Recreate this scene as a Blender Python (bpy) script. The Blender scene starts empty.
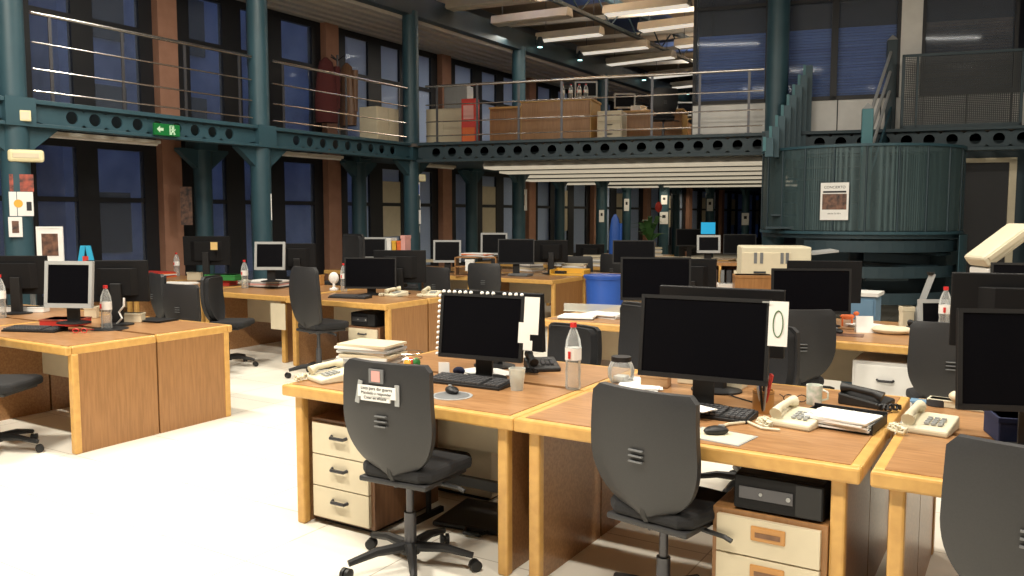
import bpy, math, random
from mathutils import Vector, Matrix
PI = math.pi
R_ = math.radians
col = bpy.context.scene.collection
scn = bpy.context.scene
# ---------------------------------------------------------------- camera, world, light, exposure
FPX, HY, EYE = 848.0, 215.0, 1.6
PITCH = math.atan((288 - HY) / FPX)
YAW = math.atan2((1035 - 512) * math.cos(PITCH), FPX)
cam_d = bpy.data.cameras.new('camera'); cam = bpy.data.objects.new('camera', cam_d); col.objects.link(cam)
cam_d.sensor_width = 36; cam_d.lens = 36 * FPX / 1024; cam_d.clip_end = 200
cam.location = (0, 0, EYE); cam.rotation_euler = (PI / 2 - PITCH, 0, YAW)
scn.camera = cam
vs = scn.view_settings
vs.view_transform = 'Standard'; vs.look = 'None'; vs.gamma = 1; vs.use_curve_mapping = False
vs.exposure = 0.35
w = bpy.data.worlds.new('dusk'); scn.world = w; w.use_nodes = True
bg = w.node_tree.nodes['Background']; bg.inputs[0].default_value = (0.11, 0.22, 0.50, 1); bg.inputs[1].default_value = 0.42
def area(loc, sx, sy, power, color=(1, .93, .80), rot=(0, 0, 0)):
    l = bpy.data.lights.new('lamp_light', 'AREA'); l.shape = 'RECTANGLE'; l.size = sx; l.size_y = sy
    l.energy = power; l.color = color
    o = bpy.data.objects.new('lamp_light', l); o.location = loc; o.rotation_euler = rot; col.objects.link(o); return o
LIGHTS = [(-5.2, .6, 330), (-1.2, .6, 210), (2.6, .6, 110), (-6.6, 3.4, 190), (-1.2, 4.2, 130), (3.2, 4.4, 110), (-7.6, 7.4, 80), (-3.6, 8.0, 105), (1.2, 8.2, 120)]
for x, y, p in LIGHTS: area((x, y, 5.55), 1.5, .22, p)
# ---------------------------------------------------------------- unprojection (pixels of the 1024x576 frame to places)
cy, sy, cp, sp = math.cos(YAW), math.sin(YAW), math.cos(PITCH), math.sin(PITCH)
VR = Vector((cy, sy, 0)); VF = Vector((-sy * cp, cy * cp, -sp)); VU = VR.cross(VF); CAM = Vector((0, 0, EYE))
def ray(x, y): return VF + VR * ((x - 512) / FPX) + VU * ((288 - y) / FPX)
def AZ(x, y, z=.73):
    r = ray(x, y); return CAM + r * ((z - EYE) / r.z)
def AY(x, y, Y):
    r = ray(x, y); return CAM + r * (Y / r.y)
def AX(x, y, X):
    r = ray(x, y); return CAM + r * (X / r.x)
# frame B: the cross gallery (slightly skew to the room)
BO = Vector((-9.75, 12.35, 0)); BA = R_(13)
def BW(t, u, z): return BO + Vector((math.cos(BA) * t - math.sin(BA) * u, math.sin(BA) * t + math.cos(BA) * u, z))
# ---------------------------------------------------------------- materials
def mat(name, c, rough=.6, metal=0, var=.0, scale=8, stretch=(1, 1, 1), c2=None, emit=None, es=1, bump=0, spec=None, alpha=None, trans=0, coat=0):
    m = bpy.data.materials.new(name); m.use_nodes = True; nt = m.node_tree; b = nt.nodes['Principled BSDF']
    b.inputs['Roughness'].default_value = rough; b.inputs['Metallic'].default_value = metal
    b.inputs['Base Color'].default_value = (*c, 1)
    if spec is not None: b.inputs['Specular IOR Level'].default_value = spec
    if trans: b.inputs['Transmission Weight'].default_value = trans; b.inputs['IOR'].default_value = 1.3
    if coat: b.inputs['Coat Weight'].default_value = coat
    if alpha is not None: b.inputs['Alpha'].default_value = alpha
    if emit: b.inputs['Emission Color'].default_value = (*emit, 1); b.inputs['Emission Strength'].default_value = es
    tc = nt.nodes.new('ShaderNodeTexCoord'); mp = nt.nodes.new('ShaderNodeMapping'); mp.inputs['Scale'].default_value = stretch
    n = nt.nodes.new('ShaderNodeTexNoise'); n.inputs['Scale'].default_value = scale; n.inputs['Detail'].default_value = 5
    nt.links.new(tc.outputs['Object'], mp.inputs[0]); nt.links.new(mp.outputs[0], n.inputs['Vector'])
    if c2 is None: c2 = tuple(x * (1 - (var or .06)) for x in c)
    cr = nt.nodes.new('ShaderNodeValToRGB'); cr.color_ramp.elements[0].position = .35; cr.color_ramp.elements[1].position = .65
    cr.color_ramp.elements[0].color = (*c2, 1); cr.color_ramp.elements[1].color = (*c, 1)
    nt.links.new(n.outputs['Fac'], cr.inputs[0]); nt.links.new(cr.outputs[0], b.inputs['Base Color'])
    if bump:
        bp = nt.nodes.new('ShaderNodeBump'); bp.inputs['Strength'].default_value = bump; nt.links.new(n.outputs['Fac'], bp.inputs['Height']); nt.links.new(bp.outputs[0], b.inputs['Normal'])
    return m
M = {}
M['walnut'] = mat('walnut_laminate', (.40, .215, .095), .32, c2=(.29, .145, .06), scale=5, stretch=(1.5, 14, 14))
M['beech'] = mat('beech_edging', (.62, .36, .105), .38, c2=(.54, .30, .085), scale=6, stretch=(3, 3, 3))
M['oak'] = mat('oak_panel', (.345, .17, .062), .42, c2=(.27, .13, .045), scale=5, stretch=(10, 14, 1))
M['darkoak'] = mat('dark_veneer', (.22, .11, .055), .45, c2=(.16, .08, .04), scale=5, stretch=(10, 10, 1))
M['black'] = mat('black_plastic', (.008, .008, .009), .5, scale=300, var=.2)
M['shell'] = mat('chair_shell', (.027, .027, .029), .48, scale=200, var=.15)
M['fabric'] = mat('black_fabric', (.018, .018, .02), .95, scale=250, var=.4, bump=.2)
M['screen'] = mat('dark_screen', (.0025, .0025, .004), .4, spec=.08)
M['housing'] = mat('monitor_back', (.008, .008, .009), .55, spec=.2)
M['silver'] = mat('silver_plastic', (.36, .37, .37), .4)
M['chrome'] = mat('brushed_steel', (.62, .6, .58), .25, metal=1)
M['gun'] = mat('dark_steel', (.10, .10, .11), .4, metal=.7)
M['beige'] = mat('beige_plastic', (.68, .62, .46), .5)
M['cream'] = mat('cream_laminate', (.66, .58, .42), .5)
M['white'] = mat('white_paper', (.84, .83, .80), .8)
M['whitemetal'] = mat('white_metal', (.72, .71, .68), .5)
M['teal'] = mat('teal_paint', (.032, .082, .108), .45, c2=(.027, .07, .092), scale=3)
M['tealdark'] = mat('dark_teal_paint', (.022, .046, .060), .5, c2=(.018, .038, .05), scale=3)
M['teallight'] = mat('bright_teal_paint', (.05, .17, .20), .45)
M['frame'] = mat('black_window_frame', (.012, .013, .017), .5)
M['brick'] = mat('orange_brown_pillar', (.40, .205, .135), .7, c2=(.36, .18, .115), scale=6)
M['concrete'] = mat('grey_concrete', (.22, .21, .20), .8, var=.2)
M['deckwood'] = mat('gallery_floor', (.12, .10, .09), .6)
M['soffit'] = mat('soffit_slat', (.50, .47, .42), .5)
M['roof'] = mat('roof_board', (.30, .22, .15), .7, var=.2, scale=2)
M['skyl'] = mat('skylight_glass', (.06, .10, .25), .3)
M['lampbody'] = mat('lamp_casing', (.55, .52, .45), .45)
M['diff'] = mat('lit_diffuser', (.8, .78, .7), .5, emit=(1, .92, .78), es=.5)
M['diffdim'] = mat('dim_diffuser', (.6, .57, .48), .5, emit=(1, .88, .66), es=.32)
M['redcap'] = mat('red_plastic', (.65, .03, .03), .4)
M['red'] = mat('red_card', (.55, .04, .03), .6)
M['orange'] = mat('orange_card', (.75, .16, .04), .6)
M['green'] = mat('green_card', (.03, .22, .05), .6)
M['blue'] = mat('blue_plastic', (.02, .09, .42), .45)
M['lblue'] = mat('pale_blue_metal', (.13, .24, .36), .5)
M['cyan'] = mat('cyan_card', (.03, .38, .62), .5)
M['navy'] = mat('navy_fabric', (.01, .016, .06), .8)
M['yellow'] = mat('yellow_plastic', (.75, .42, .05), .5)
M['ychip'] = mat('sticky_note', (.75, .52, .2), .7)
M['pink'] = mat('pink_card', (.7, .35, .32), .7)
M['card'] = mat('cardboard', (.42, .25, .12), .8)
M['wcup'] = mat('white_ceramic', (.8, .79, .74), .3, c2=(.45, .55, .45), scale=40)
M['cupwood'] = mat('wooden_cup', (.55, .27, .08), .4)
M['ink'] = mat('dark_ink', (.03, .03, .035), .8)
M['photo'] = mat('dark_photo', (.22, .11, .07), .5, c2=(.03, .02, .02), scale=14)
M['photored'] = mat('red_photo', (.5, .1, .06), .5, c2=(.05, .03, .03), scale=12)
M['maroon'] = mat('maroon_cloth', (.10, .02, .02), .9)
M['leaf'] = mat('green_leaf', (.04, .14, .03), .6)
M['exitg'] = mat('exit_green', (.005, .13, .03), .4, emit=(.01, .35, .05), es=.06)
M['exitw'] = mat('exit_white', (.45, .6, .42), .4, emit=(.7, 1, .7), es=.15)
M['emerg'] = mat('emergency_lamp_case', (.75, .68, .42), .5)
M['greyplastic'] = mat('grey_plastic', (.16, .165, .17), .5)
M['keyg'] = mat('key_caps', (.07, .07, .075), .5)
M['blind'] = mat('dusk_blue_blind', (.16, .27, .55), .5, c2=(.09, .15, .34), scale=3, stretch=(.4, 1, 22))  # blue dusk light from behind is put into the blind colour
M['brownblind'] = mat('brown_window_shade', (.17, .11, .07), .6, c2=(.07, .045, .03), scale=3, stretch=(.5, 1, 4))
M['facade'] = mat('outside_facade', (.60, .58, .66), .9, c2=(.22, .24, .34), scale=.6)
M['pavement'] = mat('pavement', (.2, .2, .2), .9)
def clearmat(name, tint, mixv, rough=.05):
    m = bpy.data.materials.new(name); m.use_nodes = True; nt = m.node_tree; nt.nodes.clear()
    out = nt.nodes.new('ShaderNodeOutputMaterial'); mx = nt.nodes.new('ShaderNodeMixShader'); t = nt.nodes.new('ShaderNodeBsdfTransparent'); g = nt.nodes.new('ShaderNodeBsdfPrincipled')
    t.inputs[0].default_value = (*tint, 1); g.inputs['Base Color'].default_value = (*tint, 1); g.inputs['Roughness'].default_value = rough
    lw = nt.nodes.new('ShaderNodeLayerWeight'); lw.inputs[0].default_value = .25
    ad = nt.nodes.new('ShaderNodeMath'); ad.operation = 'ADD'; ad.inputs[1].default_value = mixv; ad.use_clamp = True
    nt.links.new(lw.outputs['Fresnel'], ad.inputs[0])
    nt.links.new(ad.outputs[0], mx.inputs[0]); nt.links.new(t.outputs[0], mx.inputs[1]); nt.links.new(g.outputs[0], mx.inputs[2]); nt.links.new(mx.outputs[0], out.inputs[0])
    return m
M['glass'] = clearmat('window_glass', (.8, .86, .95), .04)
M['pet'] = clearmat('clear_bottle_plastic', (.9, .92, .92), .16, .12)
M['petw'] = clearmat('clear_cup_plastic', (.9, .92, .88), .35, .3)
def perfmat(name, c, hole, scale):
    m = mat(name, c, .5); nt = m.node_tree; b = nt.nodes['Principled BSDF']; out = nt.nodes['Material Output']
    tc = nt.nodes.new('ShaderNodeTexCoord'); v = nt.nodes.new('ShaderNodeTexVoronoi'); v.inputs['Scale'].default_value = scale; v.inputs['Randomness'].default_value = 0
    lt = nt.nodes.new('ShaderNodeMath'); lt.operation = 'LESS_THAN'; lt.inputs[1].default_value = hole
    t = nt.nodes.new('ShaderNodeBsdfTransparent'); mx = nt.nodes.new('ShaderNodeMixShader')
    nt.links.new(tc.outputs['Object'], v.inputs['Vector'])
    nt.links.new(v.outputs['Distance'], lt.inputs[0]); nt.links.new(lt.outputs[0], mx.inputs[0])
    nt.links.new(b.outputs[0], mx.inputs[1]); nt.links.new(t.outputs[0], mx.inputs[2]); nt.links.new(mx.outputs[0], out.inputs[0])
    return m
M['perf'] = perfmat('perforated_teal_sheet', (.062, .105, .115), .44, 70)
M['mesh'] = perfmat('perforated_black_sheet', (.03, .035, .038), .42, 38)
def floormat():
    m = mat('cream_floor_tile', (.86, .82, .73), .38, c2=(.82, .78, .69), scale=1.2); nt = m.node_tree; b = nt.nodes['Principled BSDF']
    tc = nt.nodes.new('ShaderNodeTexCoord'); mp = nt.nodes.new('ShaderNodeMapping'); mp.inputs['Location'].default_value = (.05, -.2, 0)
    br = nt.nodes.new('ShaderNodeTexBrick'); br.offset = 0; br.inputs['Scale'].default_value = 1; br.inputs['Mortar Size'].default_value = .0035; br.inputs['Brick Width'].default_value = .6; br.inputs['Row Height'].default_value = .6
    br.inputs['Color1'].default_value = (1, 1, 1, 1); br.inputs['Color2'].default_value = (.96, .96, .95, 1); br.inputs['Mortar'].default_value = (.55, .52, .48, 1)
    mx = nt.nodes.new('ShaderNodeMix'); mx.data_type = 'RGBA'; mx.blend_type = 'MULTIPLY'; mx.inputs[0].default_value = 1
    src = b.inputs['Base Color'].links[0].from_socket
    nt.links.new(tc.outputs['Object'], mp.inputs[0]); nt.links.new(mp.outputs[0], br.inputs['Vector'])
    nt.links.new(src, mx.inputs[6]); nt.links.new(br.outputs[0], mx.inputs[7]); nt.links.new(mx.outputs[2], b.inputs['Base Color'])
    return m
M['floor'] = floormat()
# ---------------------------------------------------------------- shapes
class S:
    def __init__(s): s.v = []; s.f = []
    def add(s, vs_, fs, T=None):
        o = len(s.v)
        for p in vs_:
            p = Vector(p); s.v.append(T @ p if T else p)
        for f in fs: s.f.append([i + o for i in f])
        return s
    def box(s, c, d, rz=0, rx=0, ry=0):
        x, y, z = (k / 2 for k in d)
        T = Matrix.Translation(c) @ Matrix.Rotation(rz, 4, 'Z') @ Matrix.Rotation(rx, 4, 'X') @ Matrix.Rotation(ry, 4, 'Y')
        return s.add([(-x, -y, -z), (x, -y, -z), (x, y, -z), (-x, y, -z), (-x, -y, z), (x, -y, z), (x, y, z), (-x, y, z)],
                     [(0, 3, 2, 1), (4, 5, 6, 7), (0, 1, 5, 4), (1, 2, 6, 5), (2, 3, 7, 6), (3, 0, 4, 7)], T)
    def b2(s, x0, x1, y0, y1, z0, z1): return s.box(((x0 + x1) / 2, (y0 + y1) / 2, (z0 + z1) / 2), (abs(x1 - x0), abs(y1 - y0), abs(z1 - z0)))
    def tube(s, pts, r, n=8):
        pts = [Vector(p) for p in pts]; rs = r if isinstance(r, (list, tuple)) else [r] * len(pts)
        vs_ = []; fs = []
        for i, p in enumerate(pts):
            d = (pts[min(i + 1, len(pts) - 1)] - pts[max(i - 1, 0)]).normalized()
            a = d.orthogonal() if i == 0 else (a - d * a.dot(d))
            a = a.normalized(); b = d.cross(a)
            for k in range(n):
                t = 2 * PI * k / n; vs_.append(p + (a * math.cos(t) + b * math.sin(t)) * rs[i])
        for i in range(len(pts) - 1):
            for k in range(n): fs.append((i * n + k, i * n + (k + 1) % n, (i + 1) * n + (k + 1) % n, (i + 1) * n + k))
        fs.append(tuple(range(n - 1, -1, -1))); fs.append(tuple(range((len(pts) - 1) * n, len(pts) * n)))
        return s.add(vs_, fs)
    def lathe(s, prof, c=(0, 0, 0), n=20, sx=1, sy=1, T=None):
        vs_ = []; fs = []
        for r, z in prof:
            for k in range(n):
                t = 2 * PI * k / n; vs_.append((c[0] + r * sx * math.cos(t), c[1] + r * sy * math.sin(t), c[2] + z))
        m = len(prof)
        for i in range(m - 1):
            for k in range(n): fs.append((i * n + k, i * n + (k + 1) % n, (i + 1) * n + (k + 1) % n, (i + 1) * n + k))
        fs.append(tuple(range(n - 1, -1, -1))); fs.append(tuple(range((m - 1) * n, m * n)))
        return s.add(vs_, fs, T)
    def prism(s, out, a0, a1, axis='z'):
        n = len(out)
        def P(p, a): return {'z': (p[0], p[1], a), 'y': (p[0], a, p[1]), 'x': (a, p[0], p[1])}[axis]
        return s.add([P(p, a0) for p in out] + [P(p, a1) for p in out],
                     [tuple(range(n - 1, -1, -1)), tuple(range(n, 2 * n))] + [(i, (i + 1) % n, n + (i + 1) % n, n + i) for i in range(n)])
    def web(s, x0, x1, z0, z1, y0, y1, holes, r):      # plate in the xz plane with round holes
        hs = sorted(holes); edges = [x0] + [(a + b) / 2 for a, b in zip(hs, hs[1:])] + [x1]
        N = 16; zc = (z0 + z1) / 2
        for h, a, b in zip(hs, edges, edges[1:]):
            ring = []; outer = []
            for k in range(N):
                t = 2 * PI * (k + .5) / N; cx, cz = math.cos(t), math.sin(t); ring.append((h + r * cx, zc + r * cz))
                q = 1 / max(abs(cx), abs(cz)); px, pz = cx * q, cz * q
                outer.append((h + px * ((b - h) if px > 0 else (h - a)), zc + pz * (z1 - z0) / 2))
            vs_ = [(x, y, z) for y in (y0, y1) for x, z in ring + outer]; fs = []
            for k in range(N):
                j = (k + 1) % N
                fs.append((k, j, N + j, N + k)); fs.append((2 * N + k, 3 * N + k, 3 * N + j, 2 * N + j)); fs.append((k, 2 * N + k, 2 * N + j, j))
            s.add(vs_, fs)
        return s
    def ell(s, c, d, n=14, m=8, rz=0):
        T = Matrix.Translation(c) @ Matrix.Rotation(rz, 4, 'Z') @ Matrix.Diagonal((*d, 1))
        prof = [(max(.02, math.sin(PI * i / m)), -math.cos(PI * i / m)) for i in range(m + 1)]
        return s.lathe(prof, n=n, T=T)
    def tilt(s, ang, o=(0, 0, 0)):
        T = Matrix.Translation(o) @ Matrix.Rotation(ang, 4, 'X') @ Matrix.Translation(-Vector(o)); s.v = [T @ p for p in s.v]; return s
    def out(s, name, m, parent=None, bevel=0, smooth=False, loc=None, rz=0):
        me = bpy.data.meshes.new(name); me.from_pydata([tuple(p) for p in s.v], [], s.f); me.update()
        o = bpy.data.objects.new(name, me); col.objects.link(o); me.materials.append(M[m] if isinstance(m, str) else m)
        if smooth:
            for p in me.polygons: p.use_smooth = True
            if True:
                md = o.modifiers.new('edge', 'EDGE_SPLIT'); md.split_angle = R_(40)
        if bevel:
            b = o.modifiers.new('bevel', 'BEVEL'); b.width = bevel; b.segments = 2; b.limit_method = 'ANGLE'; b.angle_limit = R_(40)
        if parent: o.parent = parent
        if loc is not None: o.location = loc; o.rotation_euler = (0, 0, rz)
        return o
def tag(o, label, cat, group=None, kind=None):
    if label: o['label'] = label
    if cat: o['category'] = cat
    if group: o['group'] = group
    if kind: o['kind'] = kind
    return o
def thing(name, label, cat, loc=(0, 0, 0), rz=0, group=None):
    o = bpy.data.objects.new(name, None); o.empty_display_size = .1; col.objects.link(o); o.location = loc; o.rotation_euler = (0, 0, rz)
    return tag(o, label, cat, group)
def copytree(o, parent=None):
    c = o.copy(); col.objects.link(c); c.parent = parent
    for ch in list(o.children): copytree(ch, c)
    return c
PROTO = {}
def inst(key, build, name, label, cat, loc, rz=0, group=None, scale=None):
    if key in PROTO: t = copytree(PROTO[key])
    else:
        t = bpy.data.objects.new(name, None); t.empty_display_size = .1; col.objects.link(t); build(t); PROTO[key] = t
    t.location = loc; t.rotation_euler = (0, 0, rz)
    for k in ('group', 'label', 'category'):
        if k in t: del t[k]
    t.scale = scale or (1, 1, 1)
    return tag(t, label, cat, group)
def struct(s, name, m, parent=None, **k):
    o = s.out(name, m, parent, **k)
    if not parent: o['kind'] = 'structure'
    return o
def text(body, size, m, parent, loc, rot, name='printed_text', align='CENTER'):
    c = bpy.data.curves.new(name, 'FONT'); c.body = body; c.size = size; c.align_x = align; c.align_y = 'CENTER'; c.extrude = .0004
    t = bpy.data.objects.new('tmp', c); col.objects.link(t); bpy.context.view_layer.update()
    me = bpy.data.meshes.new_from_object(t.evaluated_get(bpy.context.evaluated_depsgraph_get())); bpy.data.objects.remove(t)
    o = bpy.data.objects.new(name, me); col.objects.link(o); me.materials.clear(); me.materials.append(M[m]); o.parent = parent; o.location = loc; o.rotation_euler = rot
    return o
BG = dict(loc=(BO.x, BO.y, 0), rz=BA)
# ---------------------------------------------------------------- setting
FX = -11.5                                     # outer facade plane
struct(S().b2(-11.7, 10, -6, 44, -.12, 0), 'floor', 'floor')
COLY = [5.33, 8.93, 12.55, 16.4, 20.7, 25.2, 29.6, 34]
PILY = [4.95, 8.49, 12.06, 15.7, 19.53, 23.4, 27.5, 31.7, 35.7, 39.5]
ws = S(); ws.b2(FX - .16, FX, -6, 44, 0, .42); ws.b2(FX - .16, FX, -6, 44, 2.62, 2.98); ws.b2(FX - .16, FX, -6, 44, 5.12, 6.6); ws.b2(FX - .16, FX, -6, 1.3, 0, 6.6)
struct(ws, 'wall_left', 'frame')
for i, y in enumerate([1.3] + PILY):
    struct(S().b2(FX - .1, FX + .14, y - .17, y + .17, 0, 5.2), 'trim_%d' % (i + 1), 'brick')
wn = 0
YS = [1.3] + PILY + [43.5]
for a, b in zip(YS, YS[1:]):
    for z0, z1 in ((.42, 2.62), (2.98, 5.12)):
        wn += 1; y0, y1 = a + .17, b - .17; L = y1 - y0
        f = S(); yy = FX - .05
        for t0, t1 in ((0, .10), (.30, .42), (.60, .70), (.93, 1)): f.b2(yy - .05, yy + .05, y0 + L * t0, y0 + L * t1, z0, z1)
        for z in (z0, z1 - .07, z0 + (z1 - z0) * .62): f.b2(yy - .045, yy + .045, y0, y1, z, z + .07)
        fo = struct(f, 'window_%d' % wn, 'frame')
        S().b2(yy - .006, yy + .006, y0, y1, z0, z1).out('pane', 'glass', fo)
        if z0 < 1 and a > 12: S().b2(yy + .02, yy + .03, y0 + L * (.42 if wn % 4 else .10), y0 + L * (.60 if wn % 4 else .3), 1.15, 2.3).out('pane_light_patch', 'cream', fo)  # cream sheet stands in for bright patches of light in the pane
# street outside: blocks of flats at dusk
for i, (y0, y1, h) in enumerate(((-2, 11, 9), (12.5, 26, 8), (27.5, 46, 10))):
    b = thing('apartment_building', ['pale block of flats outside the first windows', 'block of flats outside the middle windows', 'tall block of flats outside the farthest windows'][i], 'building', (-21, (y0 + y1) / 2, 0))
    L = (y1 - y0) / 2
    S().b2(-5, 0, -L, L, -2, h).out('facade', 'facade', b)
    k = int((y1 - y0) / 2.6)
    for r in range(3):
        for q in range(k):
            yc = -L + 1.3 + q * 2.6; wf = S().b2(-.02, .06, yc - .5, yc + .5, .6 + r * 2.8, 2.2 + r * 2.8).out('window', 'frame', b)
pv = struct(S().b2(-40, -11.7, -10, 60, -.6, -.15), 'ground', 'pavement')
# gallery along the left facade
struct(S().b2(FX, -9.8, -6, 44, 2.84, 2.9), 'trim_20', 'tealdark')
def beam_left(y0, y1, label, holes=True):
    t = thing('gallery_beam', label, 'beam', (-9.82, (y0 + y1) / 2, 2.6), -PI / 2, 'gallery edge beams'); L = (y1 - y0) / 2
    n = int((L * 2 - .5) / .29); st = -(n - 1) * .29 / 2
    S().web(-L, L, .04, .26, -.012, .012, [st + i * .29 for i in range(n)], .075).out('web', 'teal', t)
    S().b2(-L, L, -.08, .08, .26, .31).b2(-L, L, -.08, .08, 0, .04).out('flange', 'teal', t, bevel=.004)
bl = ['gallery beam at the far left end of the view', 'gallery beam carrying the green exit sign', 'gallery beam between the second and third steel columns']
beam_left(1.6, COLY[0] - .17, bl[0]); beam_left(COLY[0] + .17, COLY[1] - .17, bl[1]); beam_left(COLY[1] + .17, COLY[2] - .17, bl[2])
def column(x, y, h, label, group=None, r=.15, light=False):
    t = thing('steel_column', label, 'column', (x, y, 0), 0, group)
    S().lathe([(r, 0), (r, h)], n=24).out('shaft', 'teal', t, smooth=True)
    S().lathe([(r + .09, 0), (r + .09, .025), (r + .01, .04)], n=24).out('base_plate', 'tealdark', t)
    c = S()
    for a in (PI / 2, -PI / 2):
        s_ = 1 if a > 0 else -1
        c.prism([(s_ * r * .8, 2.3), (s_ * (r + .32), 2.58), (s_ * (r + .32), 2.62), (s_ * r * .8, 2.62)], -.06, .06, 'x')
    c.b2(-.17, .17, -.17, .17, 2.6, 2.92); c.out('bracket', 'teal', t)
    return t
names = ['first steel column from the left, with colour prints taped on it', 'second steel column from the left, plain and round, in front of the gallery', 'steel column at the gallery corner, with notices taped on it']
for y, n in zip(COLY[:3], names): column(-9.9, y, 5.3, n)
for y in COLY[3:]: column(-9.9, y, 5.3, 'slim teal column in the dark hall under and beyond the cross gallery', 'far teal columns')
for i, y in enumerate(COLY[:7]):
    column(-11.15, y - .05, 2.62, ['short column behind the print covered column', 'column against the window, with a small poster', 'dark column beside the orange pillar near the gallery corner'][i] if i < 3 else 'teal column standing against the far windows', None if i < 3 else 'far outer columns', r=.14)
# railing
def railing(loc, rz, L, n, label, z=1.0):
    t = thing('gallery_railing', label, 'railing', loc, rz, 'steel railings of the gallery')
    S().tube([(0, 0, z), (L, 0, z)], .024, 10).out('handrail', 'chrome', t, smooth=True)
    for q in (.67, .37, .12): S().tube([(0, 0, q), (L, 0, q)], .011, 8).out('rail', 'chrome', t, smooth=True)
    for i in range(n):
        x = .22 + (L - .44) * i / (n - 1); S().b2(x - .02, x + .02, -.006, .006, 0, z).b2(x - .05, x + .05, -.03, .03, 0, .012).out('post', 'gun', t)
railing((-9.85, COLY[0] + .22, 2.9), PI / 2, COLY[1] - COLY[0] - .4, 4, 'steel railing above the green exit sign')
railing((-9.85, COLY[1] + .22, 2.9), PI / 2, COLY[2] - COLY[1] - .4, 3, 'steel railing between second and third columns')
railing((-9.85, 1.6, 2.9), PI / 2, COLY[0] - 1.85, 4, 'steel railing at the far left edge of the view')
p = BW(.3, 0, 2.9); railing(tuple(p), BA, 5.85, 8, 'long steel railing across the middle of the view, on the cross gallery')
# cross gallery
t = thing('gallery_beam', 'long dark beam with round holes under the cross gallery', 'beam', tuple(BW(0, 0, 2.55)), BA, 'gallery edge beams')
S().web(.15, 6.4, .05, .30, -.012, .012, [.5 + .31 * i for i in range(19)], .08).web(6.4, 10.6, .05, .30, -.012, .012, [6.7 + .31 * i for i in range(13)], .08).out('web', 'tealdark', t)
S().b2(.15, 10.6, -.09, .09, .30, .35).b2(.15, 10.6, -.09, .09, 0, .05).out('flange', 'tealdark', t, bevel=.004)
struct(S().b2(-1.7, 11, .0, 30, 2.84, 2.895), 'trim_21', 'deckwood', **BG)
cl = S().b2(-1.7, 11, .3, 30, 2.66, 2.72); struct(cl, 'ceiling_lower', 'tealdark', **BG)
# luminous troughs under the cross gallery
for i, u in enumerate((1.0, 2.7, 4.6, 6.8, 9.4, 12.6)):
    t0 = .45 + .1 * i - u * .23 + .9
    t = thing('ceiling_light', 'long cream light trough under the cross gallery', 'light', tuple(BW(t0, u, 2.46)), BA, 'light troughs under the gallery'); L = 6.2 - t0 + u * .04
    S().prism([(-.28, .04), (-.2, .16), (.2, .16), (.28, .04)], 0, L, 'x').out('casing', 'lampbody', t)
    S().b2(.02, L - .02, -.27, .27, 0, .04).out('diffuser', 'diffdim', t)
for u, pw in ((2.5, 22), (7, 22), (12, 22), (18, 22)):
    p = BW(3.4, u, 2.40); area(tuple(p), 3.6, .3, pw, (1, .86, .64), (0, 0, BA))
# strip lights under the left gallery
for y0, y1, l in ((5.75, 7.35, 'slim strip light under the gallery, right below the exit sign'), (9.3, 10.9, 'slim strip light under the gallery between the round columns'), (12.95, 14.2, 'slim strip light under the corner of the gallery')):
    t = thing('strip_light', l, 'light', (-10.1, (y0 + y1) / 2, 2.53), PI / 2, 'strip lights under the left gallery'); L = (y1 - y0) / 2
    S().b2(-L, L, -.05, .05, .02, .07).out('casing', 'lampbody', t, bevel=.01); S().tube([(-L + .03, 0, .01), (L - .03, 0, .01)], .018).out('tube', 'whitemetal', t)
# soffit slats and roof
so = S()
for i in range(6): so.prism([(FX + .02 + i * .27, 5.16), (FX + .16 + i * .27, 5.16), (FX + .19 + i * .27, 5.28), (FX - .01 + i * .27, 5.28)], -6, 44, 'y')
struct(so, 'ceiling_soffit', 'soffit'); struct(S().b2(FX, -9.8, -6, 44, 5.30, 5.33), 'ceiling_soffit_board', 'frame')  # backing board coloured black to put shade into the gaps between slats
struct(S().b2(-9.98, -9.78, -6, 44, 5.22, 5.62), 'trim_22', 'tealdark')
rf = S()
rf.b2(FX - .2, 10.2, -6, 44, 6.5, 6.6); struct(rf, 'ceiling', 'roof')
sk = S()
for i in range(9):
    for j in range(5): sk.b2(-9.4 + j * 3.6, -7.9 + j * 3.6, 9.4 + i * 3.4, 11.2 + i * 3.4, 6.44, 6.5)
struct(sk, 'window_90', 'skyl')
for i, x in enumerate((-8.2, -5.6, -3.0, -.4, 2.4, 5.2)):
    t = thing('roof_truss', 'dark roof truss running away from the camera', 'truss', (x, 0, 5.75), 0, 'roof trusses')
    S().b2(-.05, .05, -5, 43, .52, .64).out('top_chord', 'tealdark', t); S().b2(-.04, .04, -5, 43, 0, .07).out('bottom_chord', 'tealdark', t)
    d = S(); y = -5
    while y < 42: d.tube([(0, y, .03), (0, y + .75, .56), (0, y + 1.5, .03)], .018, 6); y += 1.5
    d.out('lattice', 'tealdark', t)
for i in range(9):
    t = thing('roof_purlin', 'pale purlin crossing under the roof', 'beam', tuple(BW(0, -3 + i * 2.1, 6.05)), R_(9), 'pale roof purlins')
    S().b2(-1, 13, -.05, .05, 0, .09).out('bar', 'soffit', t)
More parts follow.
